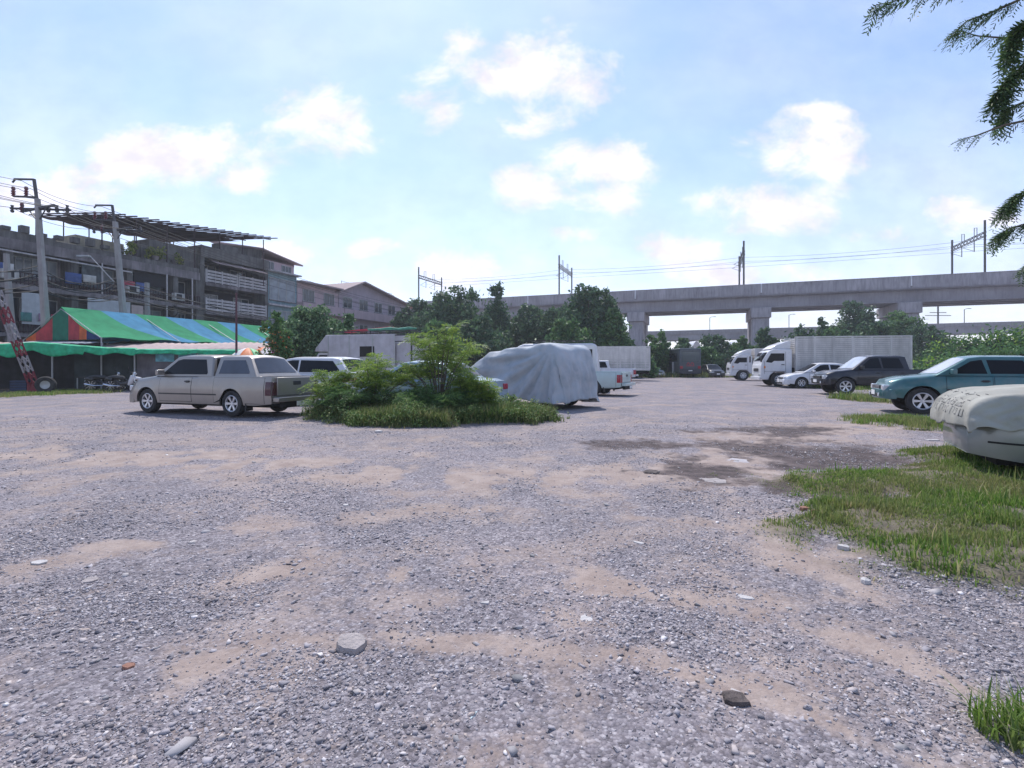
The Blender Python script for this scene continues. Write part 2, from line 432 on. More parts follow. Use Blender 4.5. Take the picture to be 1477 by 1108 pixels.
v2 = nn('ShaderNodeTexVoronoi'); v2.inputs['Scale'].default_value = 26; L.new(tc_.outputs['Object'], v2.inputs['Vector'])
sx = nn('ShaderNodeSeparateColor'); L.new(v1.outputs['Color'], sx.inputs[0])
sx2 = nn('ShaderNodeSeparateColor'); L.new(v2.outputs['Color'], sx2.inputs[0])
grav = ramp(sx.outputs[0], [(0, (.10, .092, .10)), (.4, (.24, .222, .24)), (.8, (.37, .345, .365)), (1, (.62, .60, .61))])
grav2 = ramp(sx2.outputs[0], [(0, (.17, .158, .17)), (.5, (.27, .25, .268)), (.92, (.36, .34, .35)), (1, (.55, .53, .54))])
gcol = mixc(.4, grav, grav2)
big = ramp(noise(.5, 7, .65), [(.32, (.78, .765, .78)), (.5, (1.0, .97, .97)), (.68, (1.22, 1.14, 1.10))])
gcol = mixc(1.0, gcol, big, 'MULTIPLY')
crev = ramp(v1.outputs['Distance'], [(0, (1.05, 1.05, 1.05)), (.6, (.66, .65, .67))])
gcol = mixc(.7, gcol, crev, 'MULTIPLY')
sandc = ramp(noise(3.2, 9, .7), [(.3, (.25, .185, .155)), (.5, (.345, .27, .23)), (.72, (.44, .36, .315))])
at = nn('ShaderNodeAttribute', attribute_name='sand'); ad = nn('ShaderNodeAttribute', attribute_name='dark'); ag = nn('ShaderNodeAttribute', attribute_name='grassy')
gen = mth('MULTIPLY', mth('SUBTRACT', noise(1.1, 7, .65), .44), 5, True)
fine = mth('SUBTRACT', noise(22, 5, .7), .5)
sf = mth('ADD', mth('MAXIMUM', at.outputs['Fac'], mth('MULTIPLY', gen, .85)), mth('MULTIPLY', fine, 1.3))
sf = mth('MULTIPLY', mth('SUBTRACT', sf, .22), 1.5, True)
sf = mth('MULTIPLY', sf, .86)
c1 = mixc(sf, gcol, sandc)
df = mth('MULTIPLY', mth('SUBTRACT', mth('ADD', mth('MULTIPLY', ad.outputs['Fac'], 1.4), mth('MULTIPLY', mth('SUBTRACT', noise(7, 6, .7), .5), 3.0)), .05), .9, True)
df = mth('MULTIPLY', df, mth('MULTIPLY', ad.outputs['Fac'], 2.5, True))
c1 = mixc(df, c1, ramp(noise(6, 6, .7), [(.35, (.045, .035, .035)), (.7, (.155, .12, .115))]))
c1 = mixc(mth('MULTIPLY', ag.outputs['Fac'], .8), c1, ramp(noise(9, 6, .7), [(.35, (.06, .055, .03)), (.7, (.2, .17, .1))]))
L.new(c1, b.inputs['Base Color'])
hgt = mth('ADD', mth('MULTIPLY', mth('SUBTRACT', 1.0, v1.outputs['Distance']), .55), mth('ADD', mth('MULTIPLY', mth('SUBTRACT', 1, v2.outputs['Distance']), .9), mth('MULTIPLY', noise(90, 4), .5)))
bp = nn('ShaderNodeBump'); bp.inputs['Distance'].default_value = .008
L.new(mth('SUBTRACT', 1.0, mth('MULTIPLY', sf, .65)), bp.inputs['Strength']); L.new(hgt, bp.inputs['Height']); L.new(bp.outputs[0], b.inputs['Normal'])
g = mesh_np('gravel_ground', np.stack([GX, GY, GZ], -1).reshape(-1, 3), [quads[:, ::-1]], gm, smooth=True,
            attrs={'sand': sand.ravel(), 'dark': dark.ravel(), 'grassy': grs.ravel()})
tag(g, kind='structure')

# crushed stones
def stones(name, x, y, size, m, flat=.6, sink=.25):
    n = len(x)
    base = np.array([[-1,-1,-1],[1,-1,-1],[1,1,-1],[-1,1,-1],[-1,-1,1],[1,-1,1],[1,1,1],[-1,1,1]], float)
    V = base[None] * (1 + (RNG.random((n, 8, 3)) - .5) * 1.2)
    V[:, 4:, :2] *= (.35 + RNG.random((n, 4, 2)) * .75)
    V *= size[:, None, None] * np.stack([.6 + RNG.random(n) * .8, .5 + RNG.random(n) * .6, flat * (.6 + RNG.random(n) * .7)], -1)[:, None]
    t = RNG.random(n) * 6.283; c, s = np.cos(t)[:, None], np.sin(t)[:, None]
    tl = (RNG.random(n)[:, None] - .5) * .9
    X = V[..., 0] * c - V[..., 1] * s; Y = V[..., 0] * s + V[..., 1] * c; Zz = V[..., 2] + X * tl
    P = np.stack([X + x[:, None], Y + y[:, None], Zz + (height(x, y) + size * flat * (1 - sink) * .8)[:, None]], -1).reshape(-1, 3)
    q = np.array([[0,3,2,1],[4,5,6,7],[0,1,5,4],[1,2,6,5],[2,3,7,6],[3,0,4,7]])
    Fq = (np.arange(n)[:, None, None] * 8 + q[None]).reshape(-1, 4)
    return mesh_np(name, P, [Fq], m)
m_stone = island_mat('crushed_stone', [(0, (.15, .138, .15)), (.22, (.25, .232, .25)), (.55, (.35, .325, .345)), (.8, (.45, .42, .44)), (.93, (.46, .38, .34)), (1, (.72, .69, .70))], .85)
def scatter(n, z0, z1, zk, spread=1.12):
    out = []; tot = 0
    while tot < n:
        Z = z0 + (z1 - z0) * RNG.random(n * 2)
        keep = RNG.random(n * 2) < (Z / z1) * np.minimum(1, (zk / Z) ** 2.3) / (zk / z1)
        Z = Z[keep]; X = (RNG.random(len(Z)) * 2 - 1) * spread * Z
        out.append(np.stack([X, Z], -1)); tot += len(Z)
    return np.concatenate(out)[:n]
P = scatter(360000, 1.3, 13, 3.0)
sm = np.maximum(emask(P[:, 0], P[:, 1], SANDS), tmask(P[:, 0], P[:, 1])); gg = gmask(P[:, 0], P[:, 1], GRASS + ISL, .5)
dn = fbm(P[:, 0] * 1.1, P[:, 1] * 1.1, 77)
keep = (RNG.random(len(P)) > sm * .88) & (RNG.random(len(P)) < np.clip((dn - .36) * 3.2, .10, 1)) & (gg < .25)
P = P[keep]
sz = np.clip(np.exp(RNG.normal(math.log(.0027), .55, len(P))), .0016, .011) * (1 + P[:, 1] * .05)
tag(stones('crushed_stones', P[:, 0], P[:, 1], sz, m_stone, flat=.42, sink=.35), 'grey crushed stone strewn over the whole parking lot', 'gravel', kind='stuff')
# ------------------------------------------------------------------ vehicles
def wheel_proto(r, w, rim_r, spokes=6, rimmat=None):
    """tyre mesh with a rim child, axis Y, outer face towards -Y"""
    t = MB(); hw = w / 2
    t.lathe([(rim_r, -hw * .92), (rim_r + .02, -hw), (r - .035, -hw * 1.02), (r - .008, -hw * .86), (r, -hw * .5), (r, hw * .5), (r - .008, hw * .86), (r - .035, hw), (rim_r, hw * .92)], 32)
    t.lathe([(rim_r, -hw * .92), (rim_r * .96, hw * .2), (0.001, hw * .25)], 32)
    rm = MB()
    rm.lathe([(rim_r * 1.02, -hw * .95), (rim_r * .97, -hw * 1.0), (rim_r * .9, -hw * .93), (rim_r * .88, -hw * .4)], 32)
    for k in range(spokes):
        a = 2 * math.pi * k / spokes
        for da, wd in ((0, .2),):
            c, s = math.cos(a), math.sin(a)
            def Pp(rr, tt, d): return (rr * c - tt * s, d, rr * s + tt * c)
            vs = [Pp(rim_r * .15, -rim_r * .09, -hw * .72), Pp(rim_r * .15, rim_r * .09, -hw * .72), Pp(rim_r * .93, rim_r * .17, -hw * .9), Pp(rim_r * .93, -rim_r * .17, -hw * .9)]
            vb = [(p[0], p[1] + .035, p[2]) for p in vs]
            rm.add(vs + vb, [(0, 1, 2, 3), (4, 7, 6, 5), (0, 4, 5, 1), (1, 5, 6, 2), (2, 6, 7, 3), (3, 7, 4, 0)])
    rm.lathe([(0.001, -hw * .84), (rim_r * .17, -hw * .82), (rim_r * .2, -hw * .7), (rim_r * .2, -hw * .3)], 16)
    return t, rm
def put_wheel(parent, x, y, r, w, rim_r, spokes, rimmat):
    t, rm = wheel_proto(r, w, rim_r, spokes)
    o = t.build('wheel', m_rubber, parent, loc=(x, y, r), rz=0 if y < 0 else math.pi, smooth=40)
    rm.build('rim', rimmat, o, smooth=30)
    return o

def lerp_list(pts, x):
    if x <= pts[0][0]: return pts[0][1]
    for (a, b), (c, d) in zip(pts, pts[1:]):
        if x <= c:
            t = (x - a) / (c - a); t = t * t * (3 - 2 * t) * .5 + t * .5
            return b + (d - b) * t
    return pts[-1][1]

class Car:
    def __init__(s, name, label, cat, pos, heading, wb, fo, ro, W, r, paintm, shoulder, top, sill=.28, rimr=None, spokes=6, group=None, rimmat=None, tail_z=None, front_low=.22, tyre_w=.2, track_in=.02, rear_curve=.10, front_curve=.16, arch=.065):
        s.root = empty(name, (pos[0], pos[1], 0), R(heading), label, cat, group)
        s.wb, s.fo, s.ro, s.W, s.r, s.paint, s.sill = wb, fo, ro, W, r, paintm, sill
        s.off = wb / 2 + (fo - ro) / 2      # local origin is the body's centre
        s.sh, s.tp = shoulder, top
        s.fc, s.rc, s.arch = front_curve, rear_curve, arch
        s.x0, s.x1 = -ro, wb + fo
        s.make_body()
        rimr = rimr or r * .62
        for x in (0, wb):
            for sg in (-1, 1): put_wheel(s.root, x - s.off, sg * (W / 2 - tyre_w / 2 - track_in), r, tyre_w, rimr, spokes, rimmat or m_rim)
        u = MB(); u.bx(s.x0 + .25 - s.off, s.x1 - .25 - s.off, -(W / 2 - .26), W / 2 - .26, sill - .06, min(.7, sill + .4))
        u.bx(.55 - s.off, wb - .6 - s.off, -(W / 2 - .08), W / 2 - .08, sill - .02, sill + .15)
        u.build('underbody', m_dark, s.root, smooth=0)
    def hw(s, x):
        f = 1.0
        u = s.x1 - x
        if u < .55: f -= s.fc * (1 - u / .55) ** 2.2
        u = x - s.x0
        if u < .45: f -= s.rc * (1 - u / .45) ** 2.2
        return s.W / 2 * f
    def zb(s, x):
        z = s.sill
        u = min(s.x1 - x, x - s.x0)
        if u < .5: z += .05 * (1 - u / .5)
        Ra = s.r + s.arch
        for xa in (0, s.wb):
            d = abs(x - xa)
            if d < Ra: z = max(z, s.r - .01 + math.sqrt(Ra * Ra - d * d) * 1.0 if Ra * Ra > d * d else z)
        return z
    def yside(s, x, z):
        zs = lerp_list(s.sh, x); t = (z - s.sill) / max(.05, zs - s.sill); t = max(0, min(1.05, t))
        prof = [(0, .955), (.12, .975), (.35, .995), (.58, 1.0), (.7, .985), (.9, .955), (1.0, .925), (1.06, .9)]
        k = np.interp(t, [p[0] for p in prof], [p[1] for p in prof])
        for xa in (0, s.wb):
            d = math.hypot(x - xa, z - s.r); Ra = s.r + s.arch
            if d < Ra + .1 and z > s.r * .6: k += .012 * max(0, 1 - (d - Ra) / .1)
        return s.hw(x) * k
    def xs(s, x, z):
        zs = lerp_list(s.sh, x)
        t = (z - s.sill) / max(.05, zs - s.sill)
        u = s.x1 - x
        if u < .5: x -= .16 * (t - .35) ** 2 * (1 - u / .5) ** 2 * (1.6 if t > .35 else 1.0)
        u = x - s.x0
        if u < .4: x += .10 * (t - .45) ** 2 * (1 - u / .4) ** 2
        return x
    def make_body(s):
        st = set(np.round(np.linspace(s.x0, s.x1, 46), 4))
        Ra = s.r + s.arch
        for xa in (0, s.wb):
            for k in range(19): st.add(round(xa + Ra * math.cos(math.pi * k / 18) * .9995, 4))
            st.add(round(xa - Ra - .004, 4)); st.add(round(xa + Ra + .004, 4))
        for e in (.02, .05, .1, .16, .24): st.add(round(s.x1 - e, 4)); st.add(round(s.x0 + e, 4))
        xs = sorted(x for x in st if s.x0 <= x <= s.x1)
        rows = [0, .06, .18, .32, .46, .6, .74, .88, 1.0]
        rings = []
        for x in xs:
            zb, zs, zt = s.zb(x), lerp_list(s.sh, x), lerp_list(s.tp, x)
            half = [(x, s.yside(x, zb) - .05, zb + .004)]
            for t in rows:
                z = zb + (zs - zb) * t
                half.append((s.xs(x, z), s.yside(x, z), z))
            ysh = s.yside(x, zs); dz = zt - zs
            for (k, q) in ((.975, .3), (.92, .55), (.8, .8), (.55, .95), (.28, .99), (0, 1)):
                half.append((s.xs(x, zs), ysh * k, zs + dz * q))
            full = half + [(p[0], -p[1], p[2]) for p in half[-2::-1]]
            rings.append([(p[0] - s.off, p[1], p[2]) for p in full])
        m = MB(); n = len(rings[0]); vs = [p for ring in rings for p in ring]; fs = []
        for i in range(len(rings) - 1):
            for k in range(n - 1): fs.append((i * n + k, i * n + k + 1, (i + 1) * n + k + 1, (i + 1) * n + k))
        for i0 in (0, (len(rings) - 1) * n):
            for k in range((n - 1) // 2): 
                a, b_, c, d = i0 + k, i0 + k + 1, i0 + n - 2 - k, i0 + n - 1 - k
                fs.append((a, b_, c, d) if len({a, b_, c, d}) == 4 else tuple(dict.fromkeys((a, b_, c, d))))
        m.add(vs, fs)
        s.body = m.build('body', s.paint, s.root, smooth=48)
    # -- greenhouse: profile from the cowl over the roof to the rear base
    def cabin(s, prof, wbelt, wtop, crown=.05, bow=.12, name='cabin', wins=(), front_glass=True, rear_glass=True, gmat=None, fmat=None, bowr=.05, wlabel=None):
        gmat = gmat or m_glass
        zb0 = min(p[1] for p in prof); zt0 = max(p[1] for p in prof)
        def hwz(z): return (wbelt + (wtop - wbelt) * (z - zb0) / (zt0 - zb0)) / 2
        xm = (prof[0][0] + prof[-1][0]) / 2
        NU = 12
        def vtx(fi, u):
            i = min(int(fi), len(prof) - 2); t = fi - i
            x = prof[i][0] * (1 - t) + prof[i + 1][0] * t; z = prof[i][1] * (1 - t) + prof[i + 1][1] * t
            k = (z - zb0) / (zt0 - zb0)
            fr = max(0, min(1, (x - xm) / max(.1, prof[0][0] - xm)))
            re = max(0, min(1, (xm - x) / max(.1, xm - prof[-1][0])))
            return Vector((x + (bow * fr ** 2 - bowr * re ** 2) * (1 - u * u) - s.off, u * hwz(z), z + crown * k * (1 - u * u)))
        m = MB()
        vs = [vtx(i, -1 + 2 * j / NU) for i in range(len(prof)) for j in range(NU + 1)]
        W_ = NU + 1
        fs = [(i * W_ + j, i * W_ + j + 1, (i + 1) * W_ + j + 1, (i + 1) * W_ + j) for i in range(len(prof) - 1) for j in range(NU)]
        fs.append(tuple(i * W_ for i in range(len(prof)))); fs.append(tuple(i * W_ + NU for i in range(len(prof) - 1, -1, -1)))
        m.add(vs, fs)
        cab = m.build(name, s.paint, s.root, smooth=50, bevel=.03, seg=3)
        def glass(nm, i0, a0, a1, u0, u1, gm_):
            q = MB()
            def fn(a, b_):
                fi = i0 + a0 + (a1 - a0) * a; u = u0 + (u1 - u0) * b_
                e = .01; p = vtx(fi, u)
                du = vtx(fi, min(1, u + e)) - vtx(fi, u - e); da = vtx(fi + .01, u) - vtx(max(0, fi - .01), u)
                nrm = du.cross(da).normalized()
                if nrm.z < 0: nrm = -nrm
                return p + nrm * .009
            q.grid(fn, 4, 14)
            return q.build(nm, gm_, cab, smooth=60)
        if front_glass: glass('windshield', 0, .1, .93, -.9, .9, fmat or gmat)
        if rear_glass: glass('rear_window', len(prof) - 2, .08, .82, -.86, .86, gmat)
        for wn_ in wins:
            for sg in (-1, 1):
                q = MB()
                pts = [Vector((x - s.off, sg * (hwz(z) + .007), z)) for (x, z) in wn_]
                inn = [Vector((p.x, p.y - sg * .02, p.z)) for p in pts]
                k = len(pts)
                q.add(pts + inn, [tuple(range(k))] + [(i, (i + 1) % k, k + (i + 1) % k, k + i) for i in range(k)])
                q.build('side_window', gmat, cab, smooth=0, label=None)
        s.cab = cab
        return cab
    def patch(s, name, x0, x1, z0, z1, m, off=.006, sides=(-1, 1), seam=False, sub=8, parent=None, bottom_arch=False):
        res = []
        for sg in sides:
            q = MB()
            def mk(X0, X1, Z0, Z1, o_, mi):
                def fn(a, b_):
                    x = X0 + (X1 - X0) * a; zlo = max(Z0, s.zb(x) + .02) if bottom_arch else Z0
                    z = zlo + (Z1 - zlo) * b_
                    return (s.xs(x, z) - s.off, sg * (s.yside(x, z) + o_), z)
                q.grid(fn, sub, sub, mi)
                # rim going inwards
                ed = [fn(i / sub, 0) for i in range(sub + 1)] + [fn(1, j / sub) for j in range(1, sub + 1)] + [fn(1 - i / sub, 1) for i in range(1, sub + 1)] + [fn(0, 1 - j / sub) for j in range(1, sub)]
                inn = [(p[0], p[1] - sg * (o_ + .01), p[2]) for p in ed]; k = len(ed)
                q.add(ed + inn, [(i, (i + 1) % k, k + (i + 1) % k, k + i) for i in range(k)], mi)
            if seam: mk(x0 - .01, x1 + .01, z0 - .01, z1 + .004, off * .5, 1)
            mk(x0, x1, z0, z1, off, 0)
            res.append(q.build(name, [m, m_dark] if seam else m, parent or s.root, smooth=50))
        return res
    def door(s, x0, x1, z0, z1, handle=True, hm=None):
        for o in s.patch('door', x0, x1, z0, z1, s.paint, off=.005, seam=True, bottom_arch=True):
            if handle:
                sg = -1 if o.data.vertices[0].co.y < 0 else 1
                h = MB(); xh = x0 + .14; zh = z1 - .1
                h.box((xh - s.off, sg * (s.yside(xh, zh) + .02), zh), (.17, .03, .035))
                h.box((xh - s.off, sg * (s.yside(xh, zh) + .007), zh - .005), (.12, .012, .06), mi=1)
                h.build('door_handle', [hm or m_blackpl, m_dark], o, bevel=.008)
    def ebox(s, name, x, y0, y1, z0, z1, d, m, bevel=.02, parent=None, both=False):
        for sg in ((1, -1) if both else (1,)):
            q = MB(); q.bx(x - d / 2 - s.off, x + d / 2 - s.off, y0 * sg, y1 * sg, z0, z1)
            q.build(name, m, parent or s.root, bevel=bevel, seg=3)
    def bumper(s, front, z0, z1, m, prot=.06, wrap=.35):
        q = MB(); n = 16
        xe = s.x1 if front else s.x0; sg = 1 if front else -1
        outer = []; 
        for k in range(n + 1):
            a = -1 + 2 * k / n
            y = a * (s.W / 2 * .985)
            f = abs(a) ** 5
            outer.append((xe + sg * (prot - (wrap + prot) * f * .45 - .05 * a * a), y))
        vs = []; 
        for (x, y) in outer:
            vs += [(x - s.off, y, z0), (x - s.off + sg * .02, y, (z0 + z1) / 2), (x - s.off, y, z1), (x - s.off - sg * .12, y * .96, z1), (x - s.off - sg * .12, y * .96, z0)]
        fs = []
        for k in range(n):
            for j in range(5): fs.append((k * 5 + j, k * 5 + (j + 1) % 5, (k + 1) * 5 + (j + 1) % 5, (k + 1) * 5 + j))
        fs.append((0, 1, 2, 3, 4)); fs.append(tuple(n * 5 + j for j in (4, 3, 2, 1, 0)))
        q.add(vs, fs); return q.build('bumper', m, s.root, smooth=50, bevel=.01)
    def mirror(s, x, z, m=None, y=None):
        for sg in (-1, 1):
            q = MB(); yy = (y or s.W / 2 - .06)
            q.box((x - s.off, sg * (yy + .12), z), (.1, .2, .14)); q.bar((x - s.off, sg * (yy - .06), z - .05), (x - s.off, sg * (yy + .08), z - .03), .04)
            q.build('wing_mirror', m or s.paint, s.root, bevel=.03, seg=3)
    def plate(s, front, z=.5, dx=.06, w=.34):
        q = MB(); x = (s.x1 + dx if front else s.x0 - dx) - s.off
        q.bx(x - .008, x + .008, -w / 2, w / 2, z - .07, z + .07); q.build('license_plate', m_plate, s.root)

def pickup(name, label, pos, heading, paintm, roof=1.62, sill=.34, r=.34, W=1.72, wb=3.0, fo=.86, ro=1.25, cabtype='extended', canopy=False, bumperm=None, rimmat=None, lens=None, spokes=6, fmat=None, belt=1.02, hm=None, group=None):
    c = Car(name, label, 'pickup truck', pos, heading, wb, fo, ro, W, r, paintm,
            shoulder=[(-ro, belt), (.9, belt + .005), (1.6, belt), (wb - .35, belt - .03), (wb + .4, belt - .12), (wb + fo, belt - .27)],
            top=[(-ro, belt), (-ro + .08, belt + .002), (-ro + .12, belt - .22), (.62, belt - .22), (.7, belt + .03), (wb - .4, belt + .04), (wb + .3, belt - .03), (wb + fo - .1, belt - .12), (wb + fo, belt - .24)],
            sill=sill, rimmat=rimmat, spokes=spokes, rear_curve=.035, front_curve=.15, group=group)
    rb = .72 if cabtype == 'extended' else .62
    c.cabin([(wb - .28, belt + .0), (wb - .98, roof - .035), (wb - 1.25, roof), (rb + .25, roof - .01), (rb + .08, roof - .04), (rb - .04, belt)], W - .1, W - .42,
            wins=[[(wb - .55, belt + .05), (wb - 1.02, roof - .12), (wb - 1.2, roof - .085), (rb + .78 + .35, roof - .085), (rb + .7 + .35, belt + .05)],
                  [(rb + .98, belt + .05), (rb + 1.04, roof - .085), (rb + .34, roof - .10), (rb + .2, belt + .1), (rb + .22, belt + .05)]] if cabtype == 'double' else
                 [[(wb - .55, belt + .05), (wb - 1.02, roof - .12), (wb - 1.2, roof - .085), (rb + .32, roof - .10), (rb + .16, belt + .1), (rb + .17, belt + .05)]],
            bow=.14, bowr=.03, fmat=fmat)
    if canopy:
        c.cabin([(rb - .07, belt), (rb - .03, roof - .02), (-ro + 1.04, roof - .025), (-ro + .92, roof - .06), (-ro + .52, belt)], W - .16, W - .60, name='canopy', front_glass=False,
                wins=[[(rb - .2, belt + .07), (rb - .2, roof - .12), (-ro + 1.06, roof - .12), (-ro + .80, belt + .12), (-ro + .79, belt + .07)]], bow=0, gmat=m_glass2)
    if cabtype == 'double':
        c.door(wb - 1.42, wb - .5, sill + .06, belt - .04, hm=hm); c.door(rb + .12, wb - 1.46, sill + .06, belt - .04, hm=hm)
    else:
        c.door(wb - 1.68, wb - .5, sill + .06, belt - .04, hm=hm)
    c.patch('bed_side', -ro + .22, rb - .12, sill + .05, belt - .03, paintm, off=.004, seam=True, bottom_arch=True)
    for o in c.patch('tail_light', -ro + .005, -ro + .17, belt - .47, belt - .13, lens or m_red, off=.012): pass
    for sg in (-1, 1):                          # rubbing strip and antenna details
        q = MB(); q.grid(lambda a, b_: (c.xs(r + .16 + (wb - 2 * r - .3) * a, sill + .24 + .035 * b_) - c.off, sg * (c.yside(r + .16 + (wb - 2 * r - .3) * a, sill + .24 + .035 * b_) + .008), sill + .24 + .035 * b_), 10, 2)
        q.build('rubbing_strip', m_blackpl, c.root)
        q = MB(); q.bx(-r - .16 - c.off, -r - .13 - c.off, sg * (W / 2 - .24), sg * (W / 2 - .02), .16, sill + .08); q.build('mud_flap', m_blackpl, c.root)
    # tailgate
    q = MB(); x = -ro - c.off - .012
    q.bx(x - .02, x + .02, -(W / 2 - .2), W / 2 - .2, sill + .25, belt - .02); tg = q.build('tailgate', paintm, c.root, bevel=.015)
    q = MB(); q.bx(x - .035, x - .018, -.13, .13, belt - .22, belt - .12); q.build('tailgate_handle', m_blackpl, tg, bevel=.01)
    q = MB()
    for sg in (-1, 1): q.bx(x - .018, x + .02, sg * (W / 2 - .19), sg * (W / 2 - .06), belt - .47, belt - .13)
    q.build_each('tail_light', lens or m_red, c.root, bevel=.012)
    q = MB(); q.bx(x - .2, x - .02, -(W / 2 - .05), W / 2 - .05, sill + .1, sill + .22); q.bx(x - .12, x + .02, -(W / 2 - .3), W / 2 - .3, sill - .06, sill + .1, 1)
    q.build('rear_bumper', [bumperm or m_chrome, m_dark], c.root, bevel=.02)
    q = MB(); q.bx(x - .21, x - .2, -.2, .2, sill - .02, sill + .1); q.build('license_plate', m_plate, c.root)
    # front
    c.bumper(True, sill - .02, sill + .24, paintm, .05)
    xf = wb + fo
    q = MB()
    q.bx(xf - .09 - c.off, xf + .02 - c.off, -.42, .42, belt - .40, belt - .29)
    gr = q.build('grille', m_blackpl, c.root, bevel=.01)
    q = MB()
    for k in range(3): q.bx(xf + .015 - c.off, xf + .03 - c.off, -.41, .41, belt - .385 + k * .035, belt - .372 + k * .035)
    q.build('grille_bar', m_chrome, gr)
    for sg in (-1, 1):
        q = MB(); q.bx(xf - .30 - c.off, xf - .0 - c.off, sg * (W / 2 - .36), sg * (W / 2 - .115), belt - .43, belt - .27)
        q.build('headlight', m_lamp, c.root, bevel=.03, seg=3)
    q = MB(); q.bx(xf + .03 - c.off, xf + .07 - c.off, -.45, .45, sill + .02, sill + .12); q.build('air_intake', m_dark, c.root, bevel=.01)
    q = MB()
    for sg in (-1, 1): q.lathe([(.001, .0), (.05, .0), (.055, -.02)], 12, 'X', (xf + .075 - c.off, sg * (W / 2 - .32), sill + .08))
    q.build_each('fog_light', m_lamp, c.root)
    q = MB(); q.bx(xf + .07 - c.off, xf + .085 - c.off, -.19, .19, sill + .07, sill + .2); q.build('license_plate', m_plate, c.root)
    c.mirror(wb - .62, belt + .1, m=m_blackpl if paintm is p_navy else paintm)
    return c

def sedan(name, label, pos, heading, paintm, roof=1.42, W=1.70, wb=2.6, fo=.85, ro=.98, r=.31, cat='car', fmat=None, hatch=False, rimmat=None, group=None, lens=None, belt=.90, cab=True, sill=.24):
    c = Car(name, label, cat, pos, heading, wb, fo, ro, W, r, paintm,
            shoulder=[(-ro, belt - .06), (-ro + .5, belt), (.6, belt + .02), (wb - .5, belt - .02), (wb + .3, belt - .14), (wb + fo, belt - .28)],
            top=[(-ro, belt - .02), (-ro + .3, belt + .06), (.4, belt + .08), (wb - .4, belt + .06), (wb + .3, belt - .03), (wb + fo - .12, belt - .14), (wb + fo, belt - .24)],
            sill=sill, rimmat=rimmat, rear_curve=.15, front_curve=.2, group=group)
    if cab:
        xr = -.28 if not hatch else -ro + .1
        xt = .28 if not hatch else -ro + .5
        c.cabin([(wb - .12, belt + .02), (wb - .95, roof - .04), (wb - 1.25, roof), (xt + .35, roof - .01), (xt + .05, roof - .05), (xr, belt + .04)], W - .12, W - .48,
            wins=[[(wb - .5, belt + .07), (wb - 1.04, roof - .11), (wb - 1.22, roof - .08), (1.13, roof - .08), (1.1, belt + .07)],
                  [(1.02, belt + .07), (1.05, roof - .08), (xt + .3, roof - .11), (xr + .35, belt + .14), (xr + .37, belt + .07)]], bow=.18, bowr=.1, fmat=fmat)
        c.mirror(wb - .62, belt + .1)
    c.door(1.08, wb - .42, sill + .06, belt - .05, hm=paintm); c.door(.2, 1.04, sill + .06, belt - .05, hm=paintm)
    c.bumper(False, sill + .0, sill + .28, paintm, .05); c.bumper(True, sill - .04, sill + .24, paintm, .05)
    for o in c.patch('tail_light', -ro + .01, -ro + .26, belt - .26, belt - .08, lens or m_red, off=.01): pass
    q = MB()
    for sg in (-1, 1): q.bx(-ro - .02 - c.off, -ro + .1 - c.off, sg * (W / 2 - .42), sg * (W / 2 - .16), belt - .26, belt - .1)
    q.build_each('tail_light', lens or m_red, c.root, bevel=.02)
    for o in c.patch('headlight', wb + fo - .36, wb + fo - .05, belt - .36, belt - .22, m_lamp, off=.008): pass
    for sg in (-1, 1):
        q = MB(); q.bx(wb + fo - .25 - c.off, wb + fo - .03 - c.off, sg * (W / 2 - .48), sg * (W / 2 - .2), belt - .37, belt - .245)
        q.build('headlight', m_lamp, c.root, bevel=.03)
    q = MB(); q.bx(wb + fo - .05 - c.off, wb + fo + .01 - c.off, -.36, .36, belt - .36, belt - .27); q.build('grille', m_blackpl, c.root, bevel=.01)
    q = MB(); q.bx(wb + fo + .03 - c.off, wb + fo + .075 - c.off, -.5, .5, sill - .0, sill + .1); q.build('air_intake', m_dark, c.root, bevel=.01)
    c.plate(True, sill + .16, .085); c.plate(False, belt - .25, .05)
    return c

